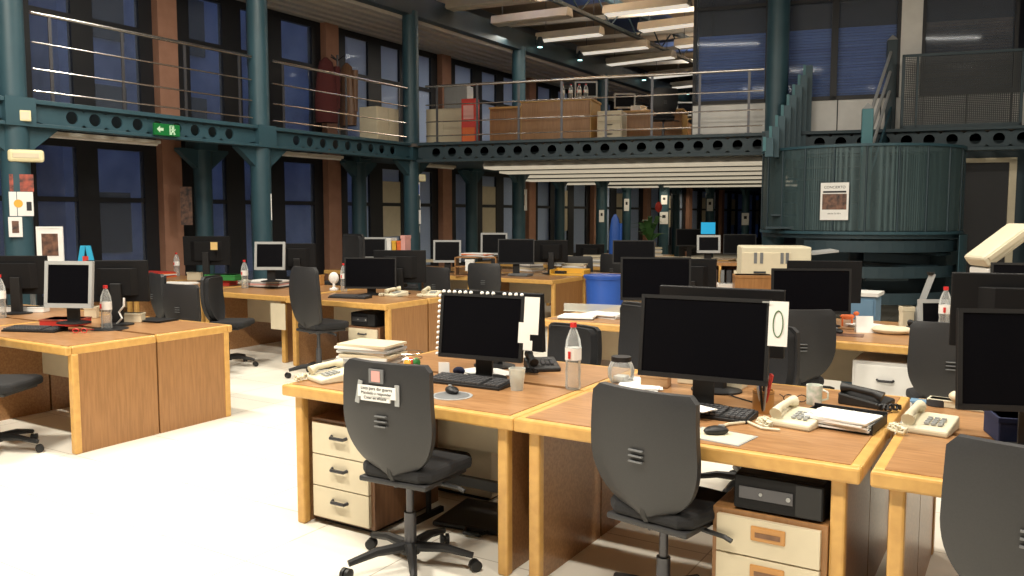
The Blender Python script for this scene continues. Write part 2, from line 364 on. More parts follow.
# ceiling lamps
lamps = [((423, 12), (534, 0)), ((605, 15), (690, 5)), ((538, 41), (602, 34)), ((640, 31), (712, 22)), ((579, 54), (648, 47)), ((676, 47), (740, 40)), ((608, 65), (674, 57)), ((494, 25), (570, 16)), ((650, 78), (700, 73)), ((672, 88), (720, 83))]
for i, (a, b) in enumerate(lamps):
    P, Q = AZ(*a, 5.55), AZ(*b, 5.55); d = Q - P; L = min(d.length, 2.4)
    t = thing('ceiling_light', 'suspended ceiling light under the glazed roof beyond the cross gallery', 'light', tuple(P), math.atan2(d.y, d.x), 'suspended lights beyond the gallery')
    S().prism([(-.16, 0), (-.12, .16), (.12, .16), (.16, 0)], 0, L, 'x').out('casing', 'lampbody', t); S().b2(.03, L - .03, -.13, .13, -.02, 0).out('diffuser', 'diff' if i not in (0, 7) else 'lampbody', t)
    S().tube([(.2, 0, .15), (.2, 0, .9)], .008, 6).tube([(L - .2, 0, .15), (L - .2, 0, .9)], .008, 6).out('hanger', 'gun', t)
area((-6.5, 17, 5.4), 4, .5, 60); area((-5.5, 22, 5.4), 4, .5, 60); area((-9, 15.5, 5.35), 2, .4, 22)
for ux, uy in ((-8, 14.5), (-6.5, 17.5), (-4.5, 21), (-7.5, 24)): area((ux, uy, 5.78), 2.2, .2, 170, (1, .88, .7), (PI, 0, 0))   # unseen uplights added to brighten the roof above the lamps
for i, (x, y, p) in enumerate(LIGHTS):
    t = thing('ceiling_light', 'suspended ceiling light over the front desks', 'light', (x, y, 5.57), 0, 'suspended lights over the front desks')
    S().prism([(-.2, .03), (-.14, .18), (.14, .18), (.2, .03)], -.8, .8, 'x').out('casing', 'lampbody', t); S().b2(-.78, .78, -.13, .13, 0, .03).out('diffuser', 'diff', t)
    S().tube([(-.6, 0, .17), (-.6, 0, .9)], .008, 6).tube([(.6, 0, .17), (.6, 0, .9)], .008, 6).out('hanger', 'gun', t)
# small round spots under the roof girder
for px, py in ((540, 47), (580, 60), (644, 80), (688, 94)):
    p = AX(px, py, -9.66); t = thing('spotlight', 'small bright spotlight on the roof girder', 'light', tuple(p), 0, 'spotlights along the girder')
    S().lathe([(.06, .0), (.09, .1), (.04, .22)]).b2(-.14, .02, -.03, .03, .05, .16).out('housing', 'tealdark', t); S().lathe([(.055, -.01), (.055, 0)]).out('lens', mat('cool_lens', (.5, .9, .9), .3, emit=(.5, 1, .95), es=3), t)
# enclosing walls, out of view
struct(S().b2(10, 10.2, -6, 44, 0, 6.6), 'wall_right', 'concrete'); struct(S().b2(-11.7, 10.2, -6.2, -6, 0, 6.6), 'wall_front', 'concrete'); struct(S().b2(-11.7, 10.2, 44, 44.2, 0, 6.6), 'wall_back', 'concrete')
# office box upstairs, right: white panels, blinds
up = S(); up.b2(5.0, 11, .36, .44, 2.9, 3.42); struct(up, 'wall_office_upper', 'whitemetal', **BG)
pn = S()
for x in (5.0, 6.25, 6.85, 7.27, 7.9, 8.5, 9.1, 9.7, 10.3): pn.b2(x - .008, x + .008, .35, .37, 2.9, 3.42)
struct(pn, 'trim_30', 'frame', **BG)
for k, (a, b, z1, m) in enumerate(((5.0, 6.2, 6.45, 'blind'), (6.2, 7.2, 6.45, 'blind'), (7.2, 8.15, 6.45, 'blind'), (8.45, 9.75, 6.45, 'brownblind'), (9.85, 11, 6.45, 'brownblind'))):
    f = S(); f.b2(a, a + .05, .33, .46, 3.42, z1).b2(b - .05, b, .33, .46, 3.42, z1).b2(a, b, .33, .46, 3.42, 3.48).b2(a, b, .33, .46, 4.95, 5.0)
    fo = struct(f, 'window_%d' % (60 + k), 'frame', **BG)
    S().b2(a + .05, b - .05, .385, .395, 3.48, z1).out('pane', 'glass', fo)
    bl_ = S(); z = 3.5
    while z < 4.55: bl_.box(((a + b) / 2, .47, z), (b - a - .1, .004, .042), rx=R_(35)); z += .045
    bl_.out('blind', m, fo)
struct(S().b2(8.15, 8.45, .34, .5, 3.42, 6.45), 'trim_31', 'whitemetal', **BG)
struct(S().b2(5.0, 11, 2.6, 2.7, 2.9, 6.45), 'wall_office_inner', mat('dim_office_wall', (.05, .055, .08), .8), **BG)
struct(S().b2(5.0, 5.08, .4, 2.6, 2.9, 6.45), 'wall_office_side', 'frame', **BG)
column(*BW(6.35, .05, 0).xy, 5.6, 'thick teal column left of the stairs', r=.17)
column(*BW(10.15, .2, 0).xy, 5.6, 'teal column at the right edge of the view', r=.2)
# lower wall behind the stairs with a doorway
struct(S().b2(6.7, 9.0, 2.2, 2.3, 0, 2.66).b2(9.85, 11, .55, .65, 0, 2.66).b2(8.95, 9.05, .6, 2.3, 0, 2.66).b2(9.0, 9.85, .55, .65, 2.45, 2.66), 'wall_stair', 'tealdark', **BG)
d_ = struct(S().b2(9.05, 9.1, .5, .6, 0, 2.45).b2(9.75, 9.85, .5, .6, 0, 2.45).b2(9.05, 9.85, .5, .6, 2.4, 2.47), 'door_1', 'cream', **BG)
S().b2(9.1, 9.75, .53, .57, 0, 2.4).out('leaf', 'frame', d_); S().b2(9.62, 9.66, .49, .53, .95, 1.15).out('door_handle', 'chrome', d_)
# ---------------------------------------------------------------- stairs with the curved parapet
t = thing('staircase', 'teal staircase with a curved perforated landing parapet', 'staircase', tuple(BW(7.6, -.1, 0)), BA)
Rr = 1.42
def arc(r, a0, a1, n): return [(r * math.cos(a0 + (a1 - a0) * i / n), r * math.sin(a0 + (a1 - a0) * i / n)) for i in range(n + 1)]
A0, A1 = R_(168), R_(372)
def shell(r, z0, z1, a0, a1, n=28, th=.012):
    o = arc(r, a0, a1, n); i = arc(r - th, a0, a1, n); s = S(); return s.prism(o + i[::-1], z0, z1)
shell(Rr, 1.38, 2.56, A0, A1).out('parapet', 'perf', t)
rb = S()
for a in range(13):
    x, y = arc(Rr + .006, A0 + (A1 - A0) * a / 12, 0, 1)[0]; rb.tube([(x, y, 1.36), (x, y, 2.58)], .014, 6)
rb.out('rib', 'tealdark', t)
for z, k in ((2.57, .025), (1.36, .03)):
    o = arc(Rr + .03, A0, A1, 28); i = arc(Rr - .03, A0, A1, 28); S().prism(o + i[::-1], z - k, z + .01).out('rim', 'teal', t)
S().prism(arc(Rr - .02, A0, A1, 28), 1.27, 1.34).out('landing', 'tealdark', t)
S().tube([(0, .1, 0), (0, .1, 1.3)], .11, 16).out('pole', 'tealdark', t, smooth=True)
tr = S()
for i in range(7):
    a0 = R_(200 + i * 24); a1 = a0 + R_(26); tr.prism([(0, .1)] + arc(1.3, a0, a1, 3), .17 + i * .17, .21 + i * .17)
tr.out('tread', 'tealdark', t)
# outer side band of the lower turn
shell(Rr + .08, .0, 1.32, R_(330), R_(385), 8).out('side_band', 'teal', t)
bd = S()
for z in (.35, .72, 1.08): 
    o = arc(Rr - .05, R_(235), R_(350), 16); i = arc(Rr - .08, R_(235), R_(350), 16); bd.prism(o + i[::-1], z, z + .16)
bd.out('lower_band', 'tealdark', t)
# upper flight: local x = t - 7.6, y = u + .1
st = S(); 
for i in range(8):
    u = -1.05 + i * .19; x = -1.33 + (i / 8) * .58; z = 1.40 + i * .185
    st.b2(x, x + 1.35, u, u + .24, z, z + .03)
st.out('step', 'tealdark', t)
pl = S(); ed = S()
for i in range(8):
    u = -1.1 + i * .19; x = -1.36 + (i / 8) * .60; zt = 2.72 + i * .175
    pl.b2(x, x + .115, u + .004, u + .19, max(2.45, zt - 1.25), zt); e_ = S().b2(x - .03, x + .012, u - .012, u + .012, zt - .19, zt + .01); e_.out('step_edge', 'teallight', t)
pl.out('stepped_side', 'teal', t)
for (x, u, zt, m, r) in ((.01, -1.1, 3.08, 'teallight', .075), (.44, .5, 4.30, 'tealdark', .075)):
    pst = S().box((x, u, zt / 2 + .7), (r * 2, r * 2, zt - 1.4)).out('newel_post', m, t, bevel=.01)
    S().add([(x - r, u - r, zt), (x + r, u - r, zt), (x + r, u + r, zt), (x - r, u + r, zt), (x, u, zt + .09)], [(0, 1, 4), (1, 2, 4), (2, 3, 4), (3, 0, 4), (0, 3, 2, 1)]).out('cap', 'silver', pst)
for dz in (0, -.3, -.6): S().tube([(.03, -1.05, 2.95 + dz), (.42, .45, 4.12 + dz)], .024, 8).out('sloped_rail', 'silver', t, smooth=True)
S().add([(.02, -1.05, 1.4), (.02, -1.05, 2.0), (.44, .45, 3.3), (.44, .45, 2.7), (.05, -1.05, 1.4), (.05, -1.05, 2.0), (.47, .45, 3.3), (.47, .45, 2.7)], [(0, 1, 2, 3), (7, 6, 5, 4), (0, 4, 5, 1), (1, 5, 6, 2), (2, 6, 7, 3), (3, 7, 4, 0)]).out('stringer', 'teal', t)
# mesh balcony to the right
t = thing('mesh_balcony', 'balcony parapet of dark perforated sheet right of the stairs', 'balcony', tuple(BW(8.15, -.02, 2.9)), BA)
S().b2(0, 1.62, -.006, .006, .04, 1.06).out('sheet', 'mesh', t)
S().b2(0, .04, -.02, .02, 0, 1.1).b2(1.58, 1.62, -.02, .02, 0, 1.1).b2(0, 1.62, -.02, .02, 1.06, 1.1).b2(0, 1.62, -.02, .02, 0, .05).b2(.2, .23, -.02, .02, 0, 1.06).out('frame', 'tealdark', t)
# poster on the parapet
a = R_(254); px_, py_ = (Rr + .03) * math.cos(a), (Rr + .03) * math.sin(a)
pp = BO + Vector((math.cos(BA) * (7.6 + px_) - math.sin(BA) * (-.1 + py_), math.sin(BA) * (7.6 + px_) + math.cos(BA) * (-.1 + py_), 0))
def poster(loc, rz, wd, ht, label, img=None, ttl=None, m='photo', frame=None):
    t = thing('poster', label, 'poster', loc, rz)
    S().b2(-wd / 2, wd / 2, -.004, 0, 0, ht).out('sheet', 'white', t)
    if img: S().b2(-wd / 2 * img[0], wd / 2 * img[0], -.007, -.003, ht * img[1], ht * img[2]).out('picture', m, t)
    if frame: S().b2(-wd / 2 - .02, wd / 2 + .02, -.01, .008, -.02, 0).b2(-wd / 2 - .02, wd / 2 + .02, -.01, .008, ht, ht + .02).b2(-wd / 2 - .02, -wd / 2, -.01, .008, 0, ht).b2(wd / 2, wd / 2 + .02, -.01, .008, 0, ht).out('frame', frame, t)
    return t
q = AZ(836, 222, 1.50); d0 = (pp - Vector((0, 0, 0))).xy
t = poster((pp.x, pp.y, 1.53), BA + a + PI / 2, .38, .52, 'white printed poster with a dark photo on the curved stair parapet', (.86, .28, .70))
S().b2(-.155, .155, -.008, -.003, .38, .405).out('title_bar', 'ink', t)
text('CONCIERTO', .05, 'ink', t, (0, -.006, .455), (PI / 2, 0, 0)); text('sábado 20.30 h', .03, 'ink', t, (0, -.006, .09), (PI / 2, 0, 0))
# posters and fittings on the columns
def on_col(px, py, X=-9.9, r=.155):      # a point on the camera side of a column
    p = AX(px, py, X); d = (CAM - p); d = d / d.xy.length; c = Vector((d.x, d.y, 0)); return p + d * (r + .012), math.atan2(c.y, c.x) + PI / 2
def colposter(px, py, wpx, hpx, label, **k):
    p, rz = on_col(px, py + hpx / 2, k.pop('X', -9.9)); D = (p - CAM).dot(VF)
    return poster(tuple(p), rz, wpx / FPX * D, hpx / FPX * D, label, **k), D
colposter(22, 183, 21, 17, 'upper colour print of faces on the first column', img=(1, 0, 1), m='photored')
t, _ = colposter(22, 204, 21, 24, 'white print with a round yellow badge on the first column')
S().lathe([(.045, 0), (.045, .004)], T=Matrix.Translation((-.03, -.004, .14)) @ Matrix.Rotation(PI / 2, 4, 'X')).out('badge', 'yellow', t); S().b2(.05, .10, -.007, -.003, .06, .16).out('print', 'ink', t)
colposter(16, 227, 12, 20, 'small pale leaflet low on the first column', img=(.5, .2, .8))
colposter(416, 189, 8, 13, 'small blue notice high on the gallery corner column', img=(.9, .1, .85), m='blue')
colposter(418, 204, 5, 8, 'tiny white card between notices on the corner column')
colposter(416, 217, 10, 14, 'white notice on the gallery corner column', img=(.5, .2, .6), m='ychip')
colposter(417, 229, 6, 7, 'smallest lowest white note on the corner column')
colposter(270, 207, 4, 26, 'narrow strip of papers on the second column', img=(.6, .3, .7))
colposter(187, 206, 11, 38, 'dark picture on the short column by the orange pillar', img=(1, 0, 1), X=-11.15)
colposter(521, 200, 12, 21, 'framed print on a far teal column in the dark hall', img=(.6, .25, .75))
for px, py, l in ((26, 156, 'emergency lamp box on the first column'), (419, 178, 'emergency lamp box on the corner column')):
    p, rz = on_col(px, py, -9.9, .17); D = (p - CAM).dot(VF); W_ = (32 if px < 100 else 14) / FPX * D
    t = thing('emergency_light', 'cream ' + l, 'emergency light', tuple(p), rz)
    S().b2(-W_ / 2, W_ / 2, -.05, .01, -.07, .07).out('case', 'emerg', t, bevel=.03); S().b2(-W_ * .36, W_ * .36, -.056, -.045, -.025, .03).out('lens', 'cream', t, bevel=.004)
p, rz = on_col(25, 116, -9.9, .16); t = thing('junction_box', 'small cream box above the emergency lamp', 'box', tuple(p), rz)
S().b2(-.06, .06, -.05, .01, -.06, .06).out('case', 'emerg', t, bevel=.008); S().b2(-.04, .04, -.053, -.05, -.04, .04).out('lid', 'beige', t)
p = AX(166, 130, -9.72); t = thing('exit_sign', 'green lit emergency exit sign with arrow and running figure', 'sign', tuple(p), PI / 2)
S().b2(-.19, .19, -.03, .01, -.075, .075).out('panel', 'exitg', t, bevel=.004)
S().add([(-.16, -.032, 0), (-.11, -.032, .045), (-.11, -.032, .018), (-.06, -.032, .018), (-.06, -.032, -.018), (-.11, -.032, -.018), (-.11, -.032, -.045)], [(0, 6, 5, 4, 3, 2, 1)]).out('arrow', 'exitw', t)
S().b2(.03, .045, -.034, -.03, -.06, .06).b2(.03, .10, -.034, -.03, .05, .06).b2(.09, .10, -.034, -.03, -.06, .06).ell((.075, -.032, .03), (.013, .003, .013)).tube([(.07, -.033, .015), (.075, -.033, -.015), (.10, -.033, -.03), (.11, -.033, -.055)], .009, 6).tube([(.075, -.033, -.015), (.06, -.033, -.035), (.055, -.033, -.058)], .009, 6).tube([(.055, -.033, .0), (.07, -.033, .012), (.105, -.033, 0), (.12, -.033, .015)], .006, 6).out('running_figure', 'exitw', t)
# ---------------------------------------------------------------- furniture builders
def desk_b(end=None, w=1.4, d=.68, tp='walnut', modesty=True):
    def f(t):
        S().b2(.04, w - .04, .04, d - .02, .695, .732).out('desktop', tp, t)
        S().b2(0, w, 0, .045, .672, .73).b2(0, .045, .045, d, .672, .73).b2(w - .045, w, .045, d, .672, .73).out('edge_trim', 'beech', t, bevel=.01)
        post2 = end in ('L2', 'R2'); e1 = end[0] if end else None
        for x, sgn in ((.065, 'L'), (w - .095, 'R')):
            pm = 'oak' if e1 == sgn else 'walnut'
            if e1 == sgn: x = .005 if sgn == 'L' else w - .035
            sp_ = S().b2(x, x + .03, .05, d - .002, 0, .695).out('side_panel', pm, t)
            S().b2(x - .008, x + .045, .035, .085, 0, .68).out('edge_post', 'beech', sp_, bevel=.01)
        if modesty: S().b2(.09, w - .09, d - .05, d - .03, .32, .695).out('modesty_panel', 'cream', t)
    return f
def desk(x, y, label, end=None, w=1.4, d=.68, rz=0, group='office desks', modesty=True, tp='walnut'):
    return inst(('desk', end, w, d, modesty, tp), desk_b(end, w, d, tp, modesty), 'office_desk', label, 'desk', (x, y, 0), rz, group)
def pedestal_b(body, front, handle, n=3, w=.42, d=.55, h=.56, recessed=False):
    def f(t):
        S().b2(0, w, .02, d, .03, h).out('body', body, t, bevel=.004)
        S().b2(.04, w - .04, .06, d - .04, 0, .03).out('plinth', 'black', t)
        hh = (h - .06) / n
        for i in range(n):
            z = .045 + i * hh
            dr = S().b2(.022, w - .022, 0, .025, z, z + hh - .006).out('drawer', front, t, bevel=.002)
            zc = z + hh * .62
            if recessed:
                S().b2(w * .36, w * .66, -.006, .004, zc - .028, zc + .028).out('handle', handle, dr, bevel=.005); S().b2(w * .40, w * .62, -.008, -.002, zc - .012, zc + .006).out('handle_slot', 'darkoak', dr)
            else: S().tube([(w * .38, 0, zc), (w * .40, -.022, zc - .004), (w * .60, -.022, zc - .004), (w * .62, 0, zc)], .009, 6).out('handle', handle, dr)
    return f
def chair_b(style):
    def f(t):
        wT, H, z0 = (.235, .50, .47) if style != 'tall' else (.235, .54, .46)
        N = 18; M_ = 10; vs_ = []; fs = []
        for iz in range(N + 1):
            v = iz / N
            hw = wT * (.20 + .80 * (1 - (max(0, .55 - v) / .55) ** 2.5) ** .62) * (1 - .08 * max(0, v - .5)) if style != 'tall' else wT * (.62 + .38 * math.sin(PI * min(1, v * .75 + .1)))
            if v < .12 and style == 'tall': hw *= .55 + .45 * math.sqrt(v / .12)
            if v > .93: hw *= .88 + .12 * math.sqrt(max(0, 1 - ((v - .93) / .07) ** 2))
            for ix in range(M_ + 1):
                q = -1 + 2 * ix / M_
                y = -.18 - .05 * (v - .4) + .035 * q * q - .03 * (1 - (2 * v - 1) ** 2) * .6 + (.03 if style != 'tall' else .05) * (v - .5) ** 2
                vs_.append((q * hw, y, z0 + v * H))
        W1 = M_ + 1
        for iz in range(N):
            for ix in range(M_): a = iz * W1 + ix; fs.append((a, a + 1, a + 1 + W1, a + W1))
        o = len(vs_)
        front = [(x * .985, y + .035, z) for x, y, z in vs_]
        allv = vs_ + front; ff = fs + [tuple(i + o for i in reversed(q)) for q in fs]
        ring = [i for i in range(W1)] + [i * W1 + M_ for i in range(1, N + 1)] + [N * W1 + i for i in range(M_ - 1, -1, -1)] + [i * W1 for i in range(N - 1, 0, -1)]
        for a, b in zip(ring, ring[1:] + ring[:1]): ff.append((b, a, a + o, b + o))
        S().add(allv, ff).out('backrest', 'shell', t, smooth=True)
        pad = [(x * .93, y + .03, z0 + (z - z0) * .93 + .018) for x, y, z in vs_]; pad2 = [(x * .88, y + .04, z) for x, y, z in pad]
        S().add(pad + pad2, fs + [tuple(i + o for i in reversed(q)) for q in fs] + [(b, a, a + o, b + o) for a, b in zip(ring, ring[1:] + ring[:1])]).out('back_cushion', 'fabric', t, smooth=True)
        if style == 'std':
            for k in range(3): S().b2(-.03, .03, -.216, -.203, .695 + k * .022, .700 + k * .022).out('vent_slot', 'greyplastic', t)
        S().prism([(-.19, -.10), (-.14, -.14), (.14, -.14), (.19, -.10), (.215, .19), (.17, .25), (-.17, .25), (-.215, .19)], .44, .50).out('seat', 'fabric', t, bevel=.02)
        S().prism([(-.18, -.14), (.18, -.14), (.18, .2), (-.18, .2)], .415, .44).out('seat_shell', 'shell', t, bevel=.008)
        S().tube([(0, .02, .41), (0, -.1, .42), (0, -.14, .48), (0, -.15, .62)], .022, 8).out('back_bracket', 'black', t, smooth=True)
        S().tube([(.1, 0, .42), (.26, 0, .41), (.29, 0, .40)], .01, 6).out('lever', 'black', t)
        S().lathe([(.028, .1), (.028, .26), (.018, .26), (.018, .38), (.04, .40), (.04, .42)], n=14).out('gas_column', 'gun', t, smooth=True)
        b = S(); b.lathe([(.045, .07), (.045, .12)], n=14)
        for k in range(5):
            a = 2 * PI * k / 5 + .35; b.tube([(.03 * math.cos(a), .03 * math.sin(a), .10), (.16 * math.cos(a), .16 * math.sin(a), .10), (.29 * math.cos(a), .29 * math.sin(a), .072)], [.026, .021, .015], 8)
        base = b.out('star_base', 'black', t, smooth=True)
        for k in range(5):
            a = 2 * PI * k / 5 + .35; T = Matrix.Translation((.30 * math.cos(a), .30 * math.sin(a), .027)) @ Matrix.Rotation(a + .6, 4, 'Z') @ Matrix.Rotation(PI / 2, 4, 'X')
            S().lathe([(.012, -.024), (.026, -.02), (.026, -.004), (.016, -.003), (.016, .003), (.026, .004), (.026, .02), (.012, .024)], n=14, T=T).out('caster', 'black', base, smooth=True)
    return f
def chair(px, py, rz, label, z=.97, style='std', Y=None):
    p = AZ(px, py, z) if Y is None else AY(px, py, Y)
    o = Vector((-math.sin(rz), math.cos(rz), 0)) * .13
    sc = (1, 1, (p.z / .97) if Y else z / .97)
    return inst(('chair', style), chair_b(style), 'office_chair', label, 'chair', (p.x + o.x, p.y + o.y, 0), rz, 'black office chairs', sc)
def monitor_b(w, h, zb, style, tilt):
    def f(t):
        fr = 'silver' if style == 'silver' else 'black'
        hs = S().b2(-w / 2, w / 2, 0, .022, 0, h).prism([(-w * .34, .022), (w * .34, .022), (w * .24, .055), (-w * .24, .055)], h * .16, h * .82).tilt(-tilt)
        for k in range(len(hs.v)): hs.v[k] = hs.v[k] + Vector((0, 0, zb))
        hs.out('housing', 'silver' if style == 'silver' else 'housing', t, bevel=.004)
        b = .028 if style == 'silver' else .016
        be = S().b2(-w / 2, w / 2, -.008, 0, h - b, h).b2(-w / 2, w / 2, -.008, 0, 0, b + .006).b2(-w / 2, -w / 2 + b, -.008, 0, b, h - b).b2(w / 2 - b, w / 2, -.008, 0, b, h - b).tilt(-tilt)
        be.v = [v + Vector((0, 0, zb)) for v in be.v]; be.out('bezel', fr, t)
        sc_ = S().b2(-w / 2 + b, w / 2 - b, -.003, .001, b, h - b).tilt(-tilt); sc_.v = [v + Vector((0, 0, zb)) for v in sc_.v]; sc_.out('screen', 'screen', t)
        S().prism([(-.05, .05), (.05, .05), (.04, .085), (-.04, .085)], .01, zb + h * .45).out('stand_neck', fr if style != 'silver' else 'black', t, bevel=.004)
        S().lathe([(.125, 0), (.125, .008), (.04, .02)], (0, .06, 0), n=24, sy=.85).out('stand_base', 'black', t, smooth=True)
        if style == 'sticker':
            k = S().b2(w * .16, w * .27, .0225, .0245, h * .5, h * .6).tilt(-tilt); k.v = [v + Vector((0, 0, zb)) for v in k.v]; k.out('sticker', 'white', t)
    return f
def monitor(px, ytop, Y, label, w=.54, h=.335, zb=.1, rz=.15, style='black', tilt=.12, z=.733, py=None, D=None):
    # px, ytop: centre of the top edge in the frame, Y: its distance row; zb from the table
    p = AY(px, ytop, Y) if D is None else CAM + ray(px, ytop) * D
    zb2 = max(.03, round(p.z - z - h, 2))
    return inst(('mon', w, h, zb2, style, tilt), monitor_b(w, h, zb2, style, tilt), 'computer_monitor', label, 'monitor', (p.x, p.y, z), rz, 'computer monitors')
def keyboard_b(t):
    S().prism([(-.08, 0), (.08, 0), (.08, .028), (-.08, .014)], -.22, .22, 'x').out('keyboard_case', 'black', t, bevel=.003)
    for nm, c0, c1 in (('letter_keys', 0, 14), ('number_keys', 15, 19)):
        k = S()
        for r in range(5):
            for c in range(c0, c1): k.box((-.2 + c * .0222, -.06 + r * .027, .022 + r * .0022), (.018, .021, .009))
        k.out(nm, 'keyg', t)
def keyboard(px, py, rz, label, z=.732): return inst('kbd', keyboard_b, 'keyboard', label, 'keyboard', tuple(AZ(px, py, z)), rz, 'keyboards')
def mouse_b(t):
    S().ell((0, 0, .014), (.03, .052, .02)).out('shell', 'black', t, smooth=True); S().b2(-.004, .004, .01, .035, .028, .037).out('wheel', 'silver', t)
def mouse(px, py, rz, label): return inst('mouse', mouse_b, 'computer_mouse', label, 'mouse', tuple(AZ(px, py, .735)), rz, 'computer mice')
def phone_b(m):
    def f(t):
        S().prism([(-.1, 0), (.1, 0), (.1, .055), (-.1, .025)], -.085, .095, 'x').out('base', m, t, bevel=.008)
        S().tube([(-.055, -.09, .052), (-.058, -.05, .068), (-.058, .05, .078), (-.055, .09, .074)], [.026, .016, .016, .026], 10).out('handset', m, t, smooth=True)
        k = S()
        for r in range(4):
            for c in range(3): k.box((.005 + c * .025, -.05 + r * .022, .040 + r * .0032), (.017, .014, .008))
        k.out('keypad', 'silver' if m == 'beige' else 'keyg', t)
        pts = [(-.08 - .03 * math.sin(i * .21) + .012 * math.cos(i * 1.6), -.09 - i * .0045 if i < 18 else -.17 + (i - 18) * .004, .02 + .010 * math.sin(i * 1.6)) for i in range(42)]
        S().tube(pts, .006, 5).out('coiled_cord', m, t, smooth=True)
    return f
def phone(px, py, rz, label, m='beige'): return inst(('phone', m), phone_b(m), 'desk_phone', label, 'telephone', tuple(AZ(px, py, .732)), rz, 'desk telephones')
def bottle_b(cap):
    def f(t):
        S().lathe([(.034, 0), (.04, .012), (.037, .06), (.04, .09), (.036, .12), (.041, .15), (.041, .21), (.036, .25), (.02, .295), (.014, .305), (.014, .325)], n=20).out('bottle_body', 'pet', t, smooth=True)
        S().lathe([(.0165, .312), (.0165, .335)], n=16).out('cap', cap, t); l = S().lathe([(.0415, .15), (.0415, .21)], n=20).out('bottle_label', 'white', t)
        S().b2(-.03, -.018, -.040, -.028, .16, .195).out('label_print', 'redcap', l)
    return f
def bottle(px, py, label, cap='redcap', s=1): return inst(('bottle', cap), bottle_b(cap), 'water_bottle', label, 'bottle', tuple(AZ(px, py, .732)), .6, 'water bottles', (s, s, s))
def papers(px, py, label, n=4, w=.21, d=.297, rz=0, m='white', z=.732, step=.012, name='paper_stack', cat='papers', seed=1, mats=None):
    rd = random.Random(seed + int(px)); t = thing(name, label, cat, tuple(AZ(px, py, z)), rz)
    for i in range(n):
        mm = mats[i % len(mats)] if mats else m
        S().box((rd.uniform(-.012, .012), rd.uniform(-.012, .012), step * (i + .5)), (w, d, step * .9), rz=rd.uniform(-.12, .12)).out('sheet' if step < .006 else 'bundle', mm, t)
    return t
def boxthing(px, py, label, name, cat, size, m, rz=0, z=.732, lid=None, Y=None):
    p = AZ(px, py, z) if Y is None else AY(px, py, Y); t = thing(name, label, cat, tuple(p), rz); x, y, h = size
    S().b2(-x / 2, x / 2, -y / 2, y / 2, 0, h).out('body', m, t, bevel=min(.006, h / 6))
    S().b2(-x / 2 - .003, x / 2 + .003, -y / 2 - .003, y / 2 + .003, h * .8, h * 1.0).out('lid', lid or m, t, bevel=.002)
    return t
def pc_b(t):
    S().b2(0, .32, .02, .42, 0, .135).out('case', 'black', t, bevel=.006); fr = S().b2(.0, .32, 0, .022, .004, .131).out('front_panel', 'housing', t, bevel=.004)
    S().b2(.225, .315, -.004, 0, .01, .125).out('drive_bay', 'black', fr); S().b2(.02, .215, -.004, 0, .045, .09).out('strip', 'gun', fr)
    S().lathe([(.008, 0), (.008, .006)], T=Matrix.Translation((.2, -.003, .066)) @ Matrix.Rotation(PI / 2, 4, 'X')).out('power_button', 'silver', fr)
    S().lathe([(.006, 0), (.006, .006)], T=Matrix.Translation((.10, -.003, .068)) @ Matrix.Rotation(PI / 2, 4, 'X')).out('logo_dot', 'silver', fr)
def pc(loc, rz, label): return inst('pc', pc_b, 'desktop_computer', label, 'computer', loc, rz, 'desktop computers')
# ---------------------------------------------------------------- desks, by block
desk(-3.27, 3.05, 'front row desk with folders, phone and clip edged monitor, its left end free', modesty=False)
desk(-1.87, 3.05, 'front row desk carrying the large black monitor, pen cup and black paper tray', modesty=False)
desk(-.44, 3.05, 'rightmost front row desk with a beige push button phone', modesty=False)
desk(-1.87, 4.42, 'desk behind and joined to the front row, facing away, bottle at its corner', rz=PI)
desk(-.47, 4.42, 'desk backing onto the large monitor desk in the front row', rz=PI, modesty=False)
desk(.96, 4.42, 'desk backing onto the rightmost front row desk', rz=PI, modesty=False)
desk(-5.40 - 1.5, 3.17, 'left foreground desk with oak end panel, silver monitor on it', end='R', w=1.5)
desk(-5.40, 4.54, 'left desk backing onto the silver monitor desk, far half of the oak end panel', end='L', rz=PI, w=1.5)
desk(-8.4, 3.17, 'desk at the left edge of the view carrying a black monitor and power strip', w=1.5)
desk(-6.9, 4.54, 'left edge desk backing onto the power strip desk', rz=PI, w=1.5)
desk(-6.72, 6.35, 'second row desk with walnut end panel beside the tall backed chair', end='R', w=1.37)
desk(-5.35, 7.73, 'desk backing onto the second row desk with the walnut end', rz=PI, end='L', w=1.37)
desk(-8.2, 6.42, 'second row desk with silver monitor on a stack of papers')
desk(-9.65, 6.5, 'second row desk under the window with a green box on it')
desk(-11.0, 6.55, 'desk in the left window corner of the second row', w=1.3); desk(-9.7, 7.92, 'desk by the window behind the red papers', rz=PI, w=1.3)
desk(-6.8, 7.78, 'desk backing onto the silver monitor desk in the second row', rz=PI)
desk(-8.25, 7.86, 'desk backing onto the desk with the green box', rz=PI)
desk(-3.5, 6.13, 'middle desk with white papers in front of the blue bin', w=1.45)
desk(-1.92, 7.5, 'desk backing onto the middle desk near the blue bin', rz=PI, w=1.45)
desk(-1.89, 6.13, 'second row desk over the white drawers, with the slanted lamp', w=1.4, modesty=False)
desk(-.47, 6.12, 'second row desk at the right edge, mostly behind the right monitors', w=1.35)
desk(.94, 6.12, 'far right second row desk hidden by monitors', w=1.4)
desk(-.46, 7.5, 'desk behind the blue cabinet', rz=PI)
desk(-6.75, 9.9, 'small desk with yellow tray, its oak end beside the blue bin', end='R', w=1.3, d=.9)
desk(-8.1, 9.9, 'desk left of the yellow tray desk holding the wooden letter tray', w=1.35, d=.9)
desk(-9.6, 9.9, 'desk by the corner column with a silver monitor', w=1.45, d=.9)
desk(-7.0, 12.9, 'far desk with paper stacks under the cross gallery', w=1.6, d=.8)
desk(-8.8, 13.0, 'far desk by the dark windows under the gallery', w=1.6, d=.8)
